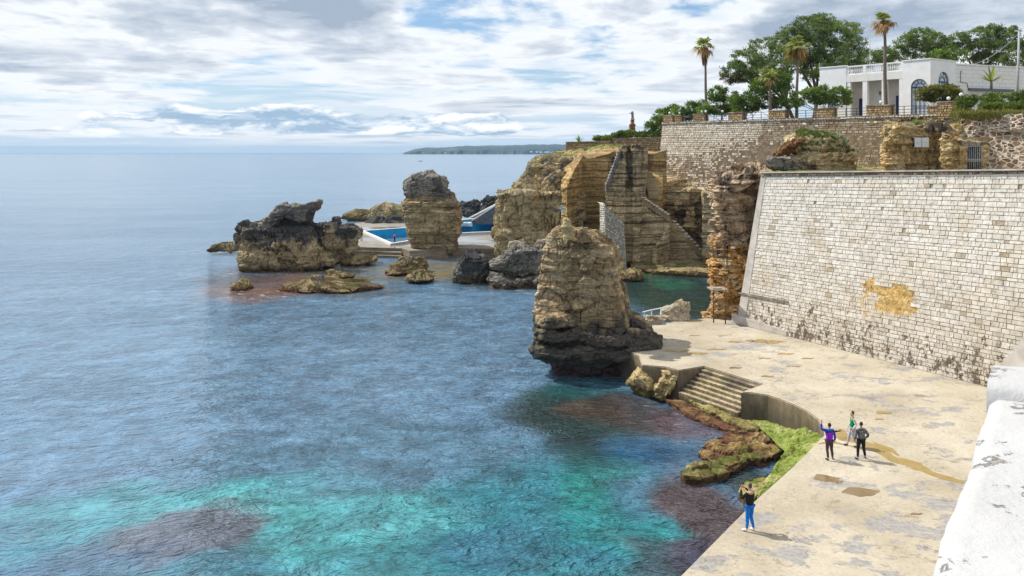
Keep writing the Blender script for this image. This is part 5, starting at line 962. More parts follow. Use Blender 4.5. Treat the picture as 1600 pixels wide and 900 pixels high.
# sea bird vane on the stack
vp = T(881.5,345,57.4); va = thing('weather_vane', 'small blue metal bird vane on a rusty rod atop the tall stack', 'vane', tuple(vp-(0,0,.2)))
mb = MB(); tube(mb, [vp-(0,0,.5), vp+(0,0,.62)], .022, 6); mb.build('rod', M['rust'], va); mb = MB(); tube(mb, [vp+(-.17,0,.52), vp+(.14,0,.52)], .018, 6); tube(mb, [vp+(-.17,0,.52), vp+(-.2,0,.75)], .018, 6); mb.build('arm', M['white'], va)
mb = MB(); b0 = vp+np.array((-.2,0,.85)); ball(mb, b0, .10, 0, 10, 6, (1.5,.5,.8)); mb.add([b0+(-.05,-.03,.05), b0+(.09,-.03,.04), b0+(.02,-.05,.28), b0+(-.02,.05,.28), b0+(.09,.03,.04), b0+(-.05,.03,.05)], [(0,1,2),(5,3,4),(0,2,3,5),(1,4,3,2)]); mb.add([b0+(.10,-.03,0), b0+(.32,-.04,.04), b0+(.32,.04,-.06), b0+(.10,.03,-.03)], [(0,1,2,3)]); ball(mb, b0+(-.17,0,.05), .055, 0, 8, 6)
mb.build('bird', simple('blue_paint', (.22,.42,.50), .5), va)
# boat far out
bt = thing('motor_boat', 'tiny white motor boat far out on the sea', 'boat', (PX(657,1300),1300,0))
bc = np.array((PX(657,1300),1300,0)); H_ = []
for x_, w_ in ((-3.2,.95),(-1.5,1.15),(.5,1.15),(2.,.8),(3.3,.05)): H_.append([bc+(x_,-w_*.6,-.2), bc+(x_,-w_,.95+max(0,x_)*.1), bc+(x_,w_,.95+max(0,x_)*.1), bc+(x_,w_*.6,-.2)])
H_ = np.array(H_); i = np.arange(20).reshape(5,4); mb = MB(); mb.add(H_, [(i[a,b], i[a+1,b], i[a+1,b+1], i[a,b+1]) for a in range(4) for b in range(3)]+[tuple(i[0])]); mb.build('hull', M['white'], bt)
mb = MB(); box(mb, bc+(-.8,-.7,.95), bc+(1.,.7,1.9)); mb.build('cabin', M['white'], bt); mb = MB(); box(mb, bc+(-.75,-.72,1.35), bc+(.95,.72,1.7)); mb.build('window', M['void'], bt); mb = MB(); box(mb, bc+(-3.5,-.25,.2), bc+(-3.1,.25,1.3)); mb.build('outboard', M['iron'], bt)
# ---------------------------------------------------------------- the villa
V0, V1, V2, V3 = np.array((42.4,110.8)), np.array((51.8,99.5)), np.array((PX(1494,102.7),102.7)), np.array((70.1,107.5))
ZV, ZR = 20.15, 27.460; fa = frame(V0, V1); fb = frame(V1, V2); fc = frame(V2, V3)
M['stucco'] = simple('white_stucco', (.86,.85,.845), .85, .05, 1.2, .15); M['stucco2'] = simple('porch_stucco', (.80,.775,.74), .85, .06, 1.2, .15)
def sidewall():
    t = NT('white_block_side_wall'); p = t.pos(); x, y, z = t.sep(p); q_ = t.comb(t.mul(x, 1.), z, 0.)
    b = t.n('ShaderNodeTexBrick'); t.set(b.inputs['Vector'], q_); b.inputs['Scale'].default_value = 1.; b.inputs['Brick Width'].default_value = 1.1; b.inputs['Row Height'].default_value = .52; b.inputs['Mortar Size'].default_value = .022; b.inputs['Mortar Smooth'].default_value = .3
    m = t.mul(b.outputs['Fac'], t.mr(t.noise(p, 1.1, 5, .7), .36, .5)); col = t.mix(t.mul(m, .55), t.mix(t.noise(p, 1., 4), (.76,.745,.72), (.85,.84,.82)), (.16,.14,.12)); return t.out(t.pbsdf(col, .9))
M['side'] = sidewall(); M['bluef'] = simple('blue_frame_paint', (.025,.055,.17), .45); M['glass'] = simple('window_glass', (.50,.55,.60), .06, .05, 1, spec=.6)
vl = thing('villa', 'white single-storey villa with porch, arched windows and roof balustrade', 'house', (*((V0+V3)/2), ZV))
def arch(mb, fr, u0, u1, w0, w1, z0, z1, a0, a1, zs_, mi=0):
    """wall panel with an arched opening from the floor up."""
    r = (a1-a0)/2; c = (a0+a1)/2; n = 16
    box(mb, (u0,w0,z0),(a0,w1,z1), mi, fr); box(mb, (a1,w0,z0),(u1,w1,z1), mi, fr)
    A = [(c-r*math.cos(math.pi*i/n), zs_+r*math.sin(math.pi*i/n)) for i in range(n+1)]
    for (xa, za), (xb, zb_) in zip(A[:-1], A[1:]):
        V = np.array([(xa,w0,za),(xb,w0,zb_),(xb,w0,z1),(xa,w0,z1),(xa,w1,za),(xb,w1,zb_),(xb,w1,z1),(xa,w1,z1)]); mb.add(fr(V), np.array([(0,1,2,3),(4,7,6,5),(0,4,5,1),(3,2,6,7)]), mi)
def archwin(fr, a0, a1, w, z0, zs_, parent):
    r = (a1-a0)/2; c = (a0+a1)/2; n = 20; mb = MB()
    for k, (r0, r1) in enumerate(((r-.07, r), (r*.45, r*.45+.06))):
        for i in range(n):
            t0, t1 = math.pi*i/n, math.pi*(i+1)/n; V = []
            for w_ in (w-.05, w+.05):
                for (rr, t) in ((r0,t0),(r1,t0),(r1,t1),(r0,t1)): V.append((c-rr*math.cos(t), w_, zs_+rr*math.sin(t)))
            mb.add(fr(np.array(V)), np.array([(0,1,2,3),(7,6,5,4),(0,3,7,4),(1,5,6,2)]))
    for i in range(1, 5):
        t = math.pi*i/5; p0 = (c-r*.5*math.cos(t), zs_+r*.5*math.sin(t)); p1 = (c-(r-.05)*math.cos(t), zs_+(r-.05)*math.sin(t)); tube(mb, fr(np.array([(p0[0],w,p0[1]),(p1[0],w,p1[1])])), .03, 6)
    box(mb, (a0,w-.06,zs_-.12),(a1,w+.06,zs_+.05), 0, fr)
    for u in (a0, c-.03, a1-.06): box(mb, (u,w-.055,z0),(u+.06,w+.055,zs_-.12), 0, fr)
    for u in ((a0+c)/2, (a1+c)/2): box(mb, (u-.018,w-.045,z0),(u+.018,w+.045,zs_-.12), 0, fr)
    for z in np.linspace(z0+.5, zs_-.6, 4): box(mb, (a0+.1,w-.04,z),(a1-.1,w+.04,z+.035), 0, fr)
    f_ = mb.build('window', M['bluef'], parent); mb = MB(); V = [(a0+.02,w+.02,z0),(a1-.02,w+.02,z0)]+[(c+(r-.02)*math.cos(math.pi*i/n), w+.02, zs_+(r-.02)*math.sin(math.pi*i/n)) for i in range(n+1)]; mb.add(fr(np.array(V)), [tuple(range(len(V)))]); mb.build('pane', M['glass'], f_)
L = fa.L; us = lambda px: ((lambda r: (110.8*r-42.4)/(9.4+11.3*r))((px-800)/F))*L
p0, p1, a0, a1 = us(1322), us(1410), us(1423), us(1449)
mb = MB(); arch(mb, fa, 0, p0, 0, .4, ZV, ZR, us(1293), us(1306), 23.920); mb.build('facade', M['stucco'], vl); mb = MB(); arch(mb, fa, p1, L, 0, .4, ZV, ZR, a0, a1, 24.100); mb.build('facade', M['stucco'], vl)
mb = MB(); box(mb, (p0,.02,25.300),(p1,.40,26.260), 0, fa); box(mb, (p0-.02,2.6,ZV),(p1+.02,2.9,26.200), 0, fa); box(mb, (p0,.40,25.480),(p1,2.6,25.600), 0, fa); box(mb, (p0-.2,.4,ZV),(p0-.003,2.6,25.600), 0, fa); box(mb, (p1+.003,.4,ZV),(p1+.2,2.6,25.600), 0, fa); mb.build('porch', M['stucco2'], vl)
for px, wd in ((1326,.45),(1351,.62),(1381,.62),(1407,.4)):
    mb = MB(); u = us(px); box(mb, (u-wd/2,.05,ZV),(u+wd/2,.05+wd,25.300), 0, fa); mb.build('column', M['stucco'], vl)
bal = None
mb = MB(); box(mb, (p0,.1,26.262),(p1,.32,26.416), 0, fa); box(mb, (p0,.08,27.304),(p1,.36,27.472), 0, fa)
for px in (1323,1350,1383,1409): u = us(px); box(mb, (u-.2,.07,26.266),(u+.2,.35,27.298), 0, fa)
rl = mb.build('balustrade', M['stucco'], vl)
for s0, s1, n in ((1326,1347,7),(1353.5,1379.5,9),(1386.5,1406,7)):
    for i in range(n):
        u = us(s0)+(us(s1)-us(s0))*(i+.5)/n; mb = MB(); P_ = fa(np.array([(u,.21,26.416),(u,.21,26.560),(u,.21,26.740),(u,.21,26.944),(u,.21,27.160),(u,.21,27.304)])); tube(mb, P_, [.075,.05,.085,.07,.045,.07], 8); mb.build('baluster', M['stucco'], rl)
arch_u = [fb.L*.30, fb.L*.72]; mb = MB(); arch(mb, fb, .0, fb.L, 0.003, .4, ZV, ZR-.003, arch_u[0], arch_u[1], 24.820); mb.build('corner_wall', M['stucco'], vl)
archwin(fa, a0, a1, .22, ZV, 24.100, vl); archwin(fb, arch_u[0], arch_u[1], .22, ZV, 24.820, vl); archwin(fa, us(1293), us(1306), .22, ZV, 23.920, vl)
mb = MB(); box(mb, (0.003,0,ZV),(fc.L,.4,ZR-.35), 0, fc); mb.build('side_wall', M['side'], vl)
mb = MB(); box(mb, (-.1,-.08,ZR-.345),(fc.L,.45,ZR-.2), 0, fc); mb.build('cornice', M['stucco'], vl)
mb = MB(); box(mb, (-.08,-.09,ZR+.002),(p0,.5,ZR+.14), 0, fa); mb.build('cornice', M['stucco'], vl)
mb = MB(); box(mb, (p1,-.09,ZR+.002),(L+.05,.5,ZR+.14), 0, fa); mb.build('cornice', M['stucco'], vl)
mb = MB(); box(mb, (-.02,-.085,ZR+.004),(fb.L+.05,.5,ZR+.137), 0, fb); mb.build('cornice', M['stucco'], vl)
poly = [V0+fa.n*.3, V1+fa.n*.3, V2+fb.n*.3, V3+fc.n*.3, V3+np.array((2,14)), V0+np.array((6,16))]
mb = MB(); V = np.array([(*p, 26.200) for p in poly]); mb.add(V, [tuple(range(6))]); W = np.array([(*p, ZV) for p in poly]); mb.add(np.vstack([V, W]), [(3,4,10,9),(4,5,11,10),(5,0,6,11)]); mb.build('roof', M['stucco2'], vl)
mb = MB(); u0, u1 = us(1387), us(1399.5); box(mb, (u0-.1,2.5,ZV),(u1+.1,2.597,23.320), 0, fa); d_ = mb.build('door', M['bluef'], vl); mb = MB(); box(mb, (u0+.25,2.47,ZV+.05),(u1-.02,2.498,23.200), 0, fa); mb.build('pane', M['glass'], d_)
mb = MB(); u0, u1 = us(1328), us(1333); box(mb, (u0,2.5,ZV),(u1,2.597,23.200), 0, fa); mb.build('door', M['bluef'], vl)
mb = MB(); u0, u1 = us(1357), us(1370); box(mb, (u0,2.55,ZV),(u1,2.597,23.080), 0, fa); box(mb, (u0+.06,2.53,ZV),(u1-.06,2.548,22.984), 0, fa); mb.build('door', M['stucco'], vl)
mb = MB(); u = us(1361); box(mb, (u-.12,2.4,23.560),(u+.12,2.597,24.040), 0, fa); mb.build('wall_lantern', M['wood'], vl)
M['slate'] = simple('grey_awning', (.14,.16,.19), .6); mb = MB(); box(mb, (2.0,-.5,23.860),(9.6,-.004,24.160), 0, fc); mb.build('awning', M['slate'], vl)
mb = MB(); tube(mb, fc(np.array([(.9,-.04,26.320),(.75,-.04,26.320),(.7,-.04,24.880),(1.8,-.04,24.820),(2.,-.04,24.160)])), .035, 6); mb.build('drainpipe', M['iron'], vl)
an = thing('aerial_mast', 'thin grey aerial mast on the villa roof, left of the tallest palm', 'aerial', tuple(at(1358.5,104,113.)))
mb = MB(); tube(mb, [at(1359,112,113.), at(1359.5,60,113.), at(1358,24,113.)], [.05,.035,.02], 6); mb.build('pole', M['steel'], an); mb = MB(); tube(mb, [at(1354.5,40,113.), at(1363,40.5,113.)], .015, 5); tube(mb, [at(1355.5,48,113.), at(1362,48.5,113.)], .015, 5); mb.build('crossbar', M['steel'], an)
up2 = thing('utility_pole', 'pale concrete utility pole at the right edge of the photo', 'pole', tuple(at(1589,146,90.)))
mb = MB(); p = np.array(at(1589,152,90.)); p[2] = ZT; e = np.array(at(1592.5,49,90.)); tube(mb, [p, e], [.16,.11], 10); mb.build('shaft', simple('pole_concrete', (.42,.44,.46), .8), up2)
cb = thing('overhead_cable', 'thin overhead cable from the utility pole down to the villa', 'cable', tuple(at(1591,55,90.))); mb = MB(); a = np.array(at(1591,53,90.)); b = fc([(3.2,.2,ZR-.2)])[0]; tube(mb, [a+(b-a)*k/12-(0,0,.5*math.sin(math.pi*k/12)) for k in range(13)], .03, 5); mb.build('cable', M['steel'], cb)
# ---------------------------------------------------------------- plants
M['pine_leaf'] = leafmat('pine_needles', (.06,.095,.03), (.21,.275,.09), (.28,.30,.13))
M['pine_far'] = leafmat('far_pine_needles', (.065,.10,.033), (.21,.28,.095))
M['bush_leaf'] = leafmat('shrub_leaves', (.06,.105,.022), (.20,.30,.065), (.32,.34,.10))
M['yel_leaf'] = leafmat('yellow_green_leaves', (.07,.085,.02), (.25,.25,.065), (.30,.25,.09))
M['hedge_leaf'] = leafmat('hedge_leaves', (.045,.08,.016), (.19,.26,.05), (.24,.24,.06))
M['dry_leaf'] = leafmat('dry_twigs', (.09,.055,.03), (.20,.15,.09)); M['grassm'] = leafmat('grass_blades', (.05,.075,.018), (.17,.22,.05), (.34,.31,.12))
M['palm_g'] = leafmat('palm_fronds', (.09,.12,.03), (.32,.36,.10), (.52,.48,.18)); M['palm_d'] = leafmat('dead_palm_fronds', (.16,.085,.035), (.45,.28,.12))
M['agave'] = leafmat('agave_leaves', (.10,.14,.11), (.30,.36,.30)); M['bark'] = simple('pine_bark', (.17,.115,.08), .9, .3, 3, .5); M['palm_bark'] = simple('palm_bark', (.22,.17,.13), .9, .25, 6, .6)
def leaves(mb, C, D, size, r, tone, asp=.42, up=.2):
    """one small blade per point, pointing roughly along D."""
    n = len(C); d = D+r.normal(0, .55, (n,3)); d[:,2] += up; d /= np.linalg.norm(d, axis=1, keepdims=True)+1e-9
    s = np.cross(d, r.normal(0, 1, (n,3))); s /= np.linalg.norm(s, axis=1, keepdims=True)+1e-9; L = size*r.uniform(.6, 1.4, n)[:,None]; W = L*asp
    V = np.stack([C-d*L*.5-s*W*.15, C-s*W*.5, C+d*L*.5, C+s*W*.5], 1).reshape(-1,3)
    mb.add(V, np.arange(n*4).reshape(n,4), 0, np.repeat(tone, 4))
def crown(mb, lobes, dens, size, seed, hollow=.55, clump=.45):
    """lobes: (centre, radii); each lobe is made of many leaf tufts with gaps between them."""
    r = np.random.default_rng(seed)
    for c, rad in lobes:
        c, rad = np.array(c, float), np.array(rad, float); nt = max(10, int(dens*rad[0]*rad[1]*4.2/clump**2)); u = r.normal(0, 1, (nt,3)); u /= np.linalg.norm(u, axis=1, keepdims=True); q_ = u*(hollow+(1-hollow)*r.uniform(0,1,nt)[:,None]**.6)
        T = c+q_*rad; k = fbm(T*.7, 3, seed+3); keep = k > -.36; T, u = T[keep], u[keep]; nt = len(T); tt = r.normal(.42, .16, nt)+.25*fbm(T*.45, 2, seed+5)
        m = max(8, int(28*clump/size*.55)); P = np.repeat(T, m, 0)+r.normal(0, clump*.42, (nt*m,3))*np.array((1,1,.62)); Dn = np.repeat(u, m, 0)
        leaves(mb, P, Dn, size, r, np.clip(np.repeat(tt, m)+r.normal(0, .13, nt*m), 0, 1))
def limbs(mb, base, lobes, r0, seed, fork=.45, lean=(0,0)):
    r = np.random.default_rng(seed); base = np.array(base, float); cs = np.array([l[0] for l in lobes], float); top = cs.mean(0); f = base+(top-base)*fork+np.array((*lean,0))
    mid = (base+f)/2+r.normal(0, .15, 3)*(1,1,0); tube(mb, [base, mid, f], [r0, r0*.85, r0*.7], 9)
    for c, rad in lobes:
        c = np.array(c, float); e = c-(0,0,np.array(rad)[2]*.3); m1 = f+(e-f)*.45+r.normal(0,.25,3); tube(mb, [f, m1, e], [r0*.5, r0*.34, r0*.12], 6)
        for _ in range(3):
            g = c+r.normal(0,.5,3)*np.array(rad); tube(mb, [m1+(e-m1)*r.uniform(.2,.9), (m1+g)/2+r.normal(0,.2,3), g], [r0*.2, r0*.13, r0*.05], 5)
def tree(name, label, cat, base, lobes, dens, size, seed, leaf, r0=.28, clump=.5, fork=.5, dry=None, group=None, hollow=.5):
    th = thing(name, label, cat, tuple(base), group); mb = MB(); limbs(mb, base, lobes, r0, seed, fork); mb.build('trunk', M['bark'], th)
    mb = MB(); crown(mb, lobes, dens, size, seed, hollow, clump); mb.build('crown', M[leaf], th)
    if dry:
        mb = MB(); crown(mb, dry, dens*.5, size, seed+7, .2, clump); mb.build('dry_branches', M['dry_leaf'], th)
    return th
def lob(px, py, rx, Y, ry=None, dy=0):       # a lobe seen at a pixel with a radius in photo pixels
    k = Y/F; c = at(px, py, Y+dy); return (tuple(c), (rx*k*1.08, rx*k*1.02, (ry or rx*.74)*k*1.05))
def base(px, Y, z=19.4): return (PX(px, Y), Y, z)
PG = 'pines behind the terrace'
tree('pine_tree', 'spreading pine with a bare dry underside, left and lower of the two big pines', 'tree', base(1246,122), [lob(1150,112,22,122),lob(1168,96,26,122,dy=-2),lob(1196,80,30,122,dy=2),lob(1190,112,26,122,dy=-3),lob(1222,98,28,122,dy=-2),lob(1224,70,24,122,dy=3),lob(1215,120,22,122,13,1),lob(1240,84,20,123)], 1.5, .27, 1, 'pine_leaf', .33, .5, .4, dry=[lob(1150,122,22,122,10),lob(1172,118,18,121,10),lob(1192,126,20,121,9)], group=PG)
tree('pine_tree', 'tallest and densest pine, rising right behind the bleached palm', 'tree', base(1268,126), [lob(1240,58,26,126),lob(1262,44,27,126,dy=-2),lob(1284,40,26,126,dy=2),lob(1312,54,28,126,dy=-2),lob(1332,48,18,126),lob(1300,80,30,126,dy=-3),lob(1328,82,24,126,dy=1),lob(1262,78,30,126,dy=-2),lob(1280,104,26,126,dy=-1),lob(1324,106,22,126,14),lob(1250,98,22,126),lob(1284,31,12,126),lob(1340,66,13,126)], 1.6, .27, 2, 'pine_leaf', .36, .5, .36, group=PG)
tree('pine_tree', 'dark slim pine trunk with a thin crown just left of the villa', 'tree', base(1277,120), [lob(1290,112,20,120,12),lob(1268,118,14,120,9),lob(1306,96,18,121)], 1.3, .27, 3, 'pine_leaf', .2, .5, .6, group=PG)
tree('pine_tree', 'pine crown showing just behind the roof balustrade of the villa', 'tree', base(1375,138), [lob(1358,92,20,138),lob(1384,86,18,138),lob(1398,98,18,138),lob(1340,102,14,138)], 1.5, .30, 4, 'pine_far', .25, .5, .6, group=PG)
tree('pine_tree', 'round topped pine behind the villa roof right of the tallest palm', 'tree', base(1440,140), [lob(1416,66,17,140),lob(1440,60,22,140,dy=-2),lob(1462,64,17,140),lob(1430,78,20,140),lob(1460,80,16,140),lob(1404,80,11,140),lob(1474,72,10,140)], 1.5, .30, 5, 'pine_far', .3, .5, .45, group=PG)
tree('pine_tree', 'lighter low rounded pine directly over the corner of the villa roof', 'tree', base(1484,128), [lob(1466,88,16,128,10),lob(1486,82,18,128,11),lob(1504,88,14,128,10),lob(1452,92,10,128,7)], 1.8, .32, 6, 'bush_leaf', .22, .45, .6, group=PG)
tree('pine_tree', 'wide pine over the right part of the villa roof', 'tree', base(1545,142), [lob(1500,62,16,142),lob(1526,58,22,142,dy=-2),lob(1552,54,22,142,dy=2),lob(1572,52,18,142),lob(1534,76,22,142),lob(1562,78,24,142),lob(1506,74,12,142),lob(1540,92,20,142,11),lob(1580,70,14,142)], 1.5, .30, 7, 'pine_far', .33, .5, .4, group=PG)
tree('pine_tree', 'pine behind the utility pole at the right photo edge', 'tree', base(1604,130), [lob(1596,78,20,130),lob(1618,66,24,130),lob(1600,98,22,130),lob(1578,94,14,130)], 1.5, .36, 8, 'pine_leaf', .3, .5, .5, group=PG)
tree('pine_tree', 'small bright green round tree behind the leaning palm', 'tree', base(1208,114), [lob(1192,134,18,114),lob(1212,126,20,114),lob(1224,138,14,114),lob(1180,146,14,114),lob(1208,146,20,114)], 1.7, .30, 9, 'bush_leaf', .17, .45, .5)
tree('small_tree', 'bright green bush tree directly right of the left palm', 'tree', base(1128,122), [lob(1122,146,16,122),lob(1138,150,16,122),lob(1116,160,14,122),lob(1140,164,16,122)], 1.7, .30, 10, 'bush_leaf', .15, .45, .5)
tree('shrub', 'rounded light green shrub below the spreading pine', 'shrub', base(1165,117), [lob(1152,160,16,117),lob(1170,158,16,117),lob(1164,168,20,117,10),lob(1185,166,12,117)], 1.8, .28, 11, 'bush_leaf', .1, .42, .4)
tree('shrub', 'dark shrub mass trailing at the far left end above the terrace', 'shrub', base(1032,135,18.5), [lob(1022,190,12,135),lob(1036,182,16,135),lob(1050,174,14,135),lob(1016,200,10,135),lob(1032,200,14,135)], 1.7, .30, 12, 'bush_leaf', .1, .45, .4)
tree('shrub', 'loose green shrub between the left globe lamps and the left palm', 'shrub', base(1076,128), [lob(1064,174,14,128,9),lob(1082,168,14,128,10),lob(1094,166,13,128),lob(1106,172,12,128,8),lob(1072,180,14,128,8)], 1.6, .28, 13, 'bush_leaf', .1, .42, .4)
tree('shrub', 'dark green spreading pine bush in front of the villa left bay', 'shrub', base(1290,104), [lob(1252,152,17,104,9),lob(1270,146,18,104,10),lob(1292,142,18,104,10),lob(1312,146,17,104,11),lob(1284,154,22,104,9),lob(1316,158,13,104,8),lob(1246,160,10,104,6)], 1.7, .24, 14, 'bush_leaf', .14, .36, .35)
tree('shrub', 'yellowish round shrub in front of the arched window', 'shrub', base(1462,92), [lob(1440,148,14,92,9),lob(1458,142,18,92,10),lob(1480,142,18,92,10),lob(1468,152,22,92,8),lob(1492,150,10,92,8)], 1.9, .22, 15, 'yel_leaf', .08, .34, .3)
tree('shrub', 'low dense shrub row behind the second and third railing bays', 'shrub', base(1130,123), [lob(1100,172,12,123,8),lob(1118,170,14,123,9),lob(1136,172,13,123,8),lob(1152,170,12,123,8)], 1.7, .28, 16, 'bush_leaf', .08, .42, .4)
tree('shrub', 'low shrub row behind the railing under the leaning palm', 'shrub', base(1205,116), [lob(1180,164,13,116,9),lob(1198,160,13,116,9),lob(1216,160,14,116,9),lob(1232,162,12,116,8)], 1.7, .28, 17, 'pine_leaf', .08, .42, .4)
hd = thing('hedge', 'clipped green hedge on the bank at the right edge under the utility pole', 'hedge', tuple(at(1555,176,76.))); mb = MB(); r = np.random.default_rng(4)
crown(mb, [lob(1510+i*16,157+r.uniform(-4,3)-i*.6,13,76.-i*.5,12,r.uniform(-.5,.5)) for i in range(9)]+[lob(1512+i*15,168,13,75.-i*.5,8) for i in range(9)], 2.2, .20, 21, .45, .32); mb.build('foliage', M['hedge_leaf'], hd); mb = MB()
for i in range(8): b_ = np.array(at(1512+i*15,176,75.8-i*.5)); tube(mb, [b_-(0,0,.5), b_+(0.1,0,.9)], [.05,.03], 5)
mb.build('stems', M['bark'], hd)
th = thing('shrub', 'small dense bright green bush on the rocks left above the notice board', 'shrub', tuple(at(1436,200,71))); mb = MB(); crown(mb, [lob(1430,195,7,71,5),lob(1438,191,8,71,6),lob(1445,196,6,71,4)], 2.6, .16, 22, .3, .26); mb.build('foliage', M['bush_leaf'], th)
th = thing('shrub', 'grey green shrub between the tall end pier and the hedge', 'shrub', tuple(at(1500,176,76.))); mb = MB(); crown(mb, [lob(1500,166,8,76.5,8),lob(1505,174,9,76.,6),lob(1494,174,6,76.2,5)], 2., .2, 23, .4, .3); mb.build('foliage', M['yel_leaf'], th)
th = thing('hedge', 'low trimmed hedge along the top of the garden wall under the ruined column', 'hedge', tuple(at(985,218,134))); mb = MB(); crown(mb, [lob(934+i*7.4,(216 if i < 4 else 212.5-i*.25),7.5,143-i*.75,4.5) for i in range(14)]+[lob(975,209,10,139,5),lob(985,208,8,139,5)], 2.3, .26, 24, .4, .36); mb.build('foliage', M['hedge_leaf'], th)
def yucca(name, label, p, n, L, seed, mat='agave', trunk=0):
    th = thing(name, label, 'plant', tuple(p)); r = np.random.default_rng(seed); p = np.array(p, float)+(0,0,trunk); mb = MB()
    for i in range(n):
        a = r.uniform(0, 2*math.pi); e = r.uniform(.15, 1.35); d = np.array((math.cos(a)*math.cos(e), math.sin(a)*math.cos(e), math.sin(e))); s = np.array((-math.sin(a), math.cos(a), 0)); l = L*r.uniform(.75,1.15); w = l*.055; m1 = p+d*l*.5+(0,0,.04*l); tip = p+d*l-(0,0,.10*l*math.cos(e))
        mb.add([p-s*w*.6, p+s*w*.6, m1+s*w, m1-s*w, tip], [(0,1,2,3),(3,2,4)], 0, np.clip(r.normal(.6,.2),0,1))
    mb.build('leaves', M[mat], th)
    if trunk: mb = MB(); tube(mb, [p-(0,0,trunk), p], [.16,.12], 8); mb.build('stem', M['palm_bark'], th)
yucca('agave', 'spiky agave on the far end of the garden wall', at(905,223,138.), 26, 1.5, 31, 'bush_leaf')
yucca('agave', 'pale silvery agave spike cluster at the right of the grassy knoll', at(1320,228,75.6), 24, .95, 32)
yucca('agave', 'grey agave clump on the crest of the grassy knoll', at(1309,217,76.), 26, .9, 33)
yucca('agave', 'thin pale aloe at the back of the knoll', at(1266,205,77.), 18, .8, 34)
yucca('cycad', 'small palm-like cycad before the villa side wall', at(1549,140,92.), 34, 2.0, 35, 'palm_g', .9)
def palm(label, px, py0, py1, Y, rg, rd, seed, wind=(-1,0), lean=0, skirt=.5, grp=None):
    """fan palm blown by the wind: py0 the crown's heart, py1 where the trunk meets the ground."""
    r = np.random.default_rng(seed); b_ = np.array((PX(px+lean, Y), Y, 19.4)); t_ = np.array(at(px, py0, Y)); th = thing('palm_tree', label, 'palm', tuple(b_), 'tall wind-blown fan palms')
    mb = MB(); H = t_[2]-b_[2]; pts = [b_+(t_-b_)*k/10+np.array((.04*math.sin(k),.0,0)) for k in range(11)]; tube(mb, pts, [.26-.012*k for k in range(11)], 9); mb.build('trunk', M['palm_bark'], th)
    def fans(n, L, emin, emax, mat, nm, droop, w=1.):
        mb = MB()
        for i in range(n):
            a = r.uniform(0, 2*math.pi); e = r.uniform(emin, emax); d = np.array((math.cos(a)*math.cos(e)+wind[0]*w*.45, math.sin(a)*math.cos(e)+wind[1]*w*.45, math.sin(e))); d /= np.linalg.norm(d); l = L*r.uniform(.75,1.15); hub = t_+d*l*.45+r.normal(0,.05,3); s = np.cross(d, (0,0,1.)); s /= np.linalg.norm(s)+1e-6; u2 = np.cross(s, d)
            tube(mb, [t_, hub], [.03,.02], 4, 0, .5)
            for k in range(11):
                f_ = (k-5)/5*1.25; dd = d*math.cos(f_)+s*math.sin(f_)+u2*.12*r.normal(); l2 = l*.62*(1-.25*abs(f_)/1.25)*r.uniform(.8,1.15); m1 = hub+dd*l2*.55; e1 = hub+dd*l2-(0,0,droop*l2*r.uniform(.5,1.3))+np.array((*wind,0))*w*.22*l2; ww = .05*l; q_ = np.cross(dd, u2); q_ /= np.linalg.norm(q_)+1e-6
                mb.add([hub, m1+q_*ww, e1, m1-q_*ww], [(0,1,2,3)], 0, np.clip(r.normal(.6,.22),0,1))
        mb.build(nm, M[mat], th)
    fans(rg[0], rg[1], -.1, 1.4, 'palm_g', 'green_fronds', .45); fans(rd[0], rd[1], -1.1, .1, 'palm_d', 'dry_fronds', .6)
    if skirt: # hanging thatch
        mb = MB()
        for i in range(130):
            a = r.uniform(0, 2*math.pi); z = r.uniform(0, skirt); o = t_-(0,0,z+.2); rad = .30+.28*r.uniform(0,1)*(1-z/skirt*.5); p_ = o+np.array((math.cos(a)*rad, math.sin(a)*rad, 0)); s = np.array((-math.sin(a), math.cos(a), 0))*.12; mb.add([p_-s+(0,0,.35), p_+s+(0,0,.35), p_*1+np.array((-math.cos(a),-math.sin(a),0))*.12-(0,0,.7)+r.normal(0,.06,3)], [(0,1,2)], 0, np.clip(r.normal(.45,.25),0,1))
        mb.build('thatch', M['palm_d'], th)
palm('tall palm at the left with a brown hanging thatch under its crown', 1101, 74, 178, 126., (20,2.0), (12,1.9), 41, (-.5,0), 4, 2.4)
palm('tallest palm with ragged brown crown before the villa porch', 1382, 34, 165, 96., (15,1.55), (16,1.6), 42, (-.85,0), 2, .3)
palm('bleached pale palm before the tallest pine', 1247, 74, 160, 116., (20,2.0), (14,1.9), 43, (-.2,0), -3, 1.1)
palm('short stout palm with a thick leaning trunk', 1202, 122, 176, 112., (20,1.9), (5,1.5), 44, (-.3,0), 3, 0)
# grass on the knoll and banks: uncountable
def grass(name, pts, L, seed, mat='grassm', n=1):
    r = np.random.default_rng(seed); mb = MB(); P = np.array(pts, float); leaves(mb, P+np.array((0,0,L*.3)), np.tile((0,0,1.6), (len(P),1)), L, r, np.clip(r.normal(.55,.22,len(P)),0,1), .16, .4); o = mb.build(name, M[mat]); o['kind'] = 'stuff'; return o
def scatter(obn, n, seed, cond):
    """points on the upward faces of built ground."""
    r = np.random.default_rng(seed); out = []
    for o in obn:
        me = o.data; N = len(me.polygons); c = np.zeros(N*3); me.polygons.foreach_get('center', c); nn = np.zeros(N*3); me.polygons.foreach_get('normal', nn); c = c.reshape(-1,3)+np.array(o.location); nn = nn.reshape(-1,3); ar = np.zeros(N); me.polygons.foreach_get('area', ar)
        k = (nn[:,2] > .35) & cond(c); 
        if k.any(): w_ = ar[k]/ar[k].sum(); idx = r.choice(np.flatnonzero(k), n, p=w_); out.append(c[idx]+r.normal(0,.05,(n,3))*(1,1,0))
    return np.concatenate(out)
knolls = [o for o in SC.objects if o.name.startswith('knoll')]
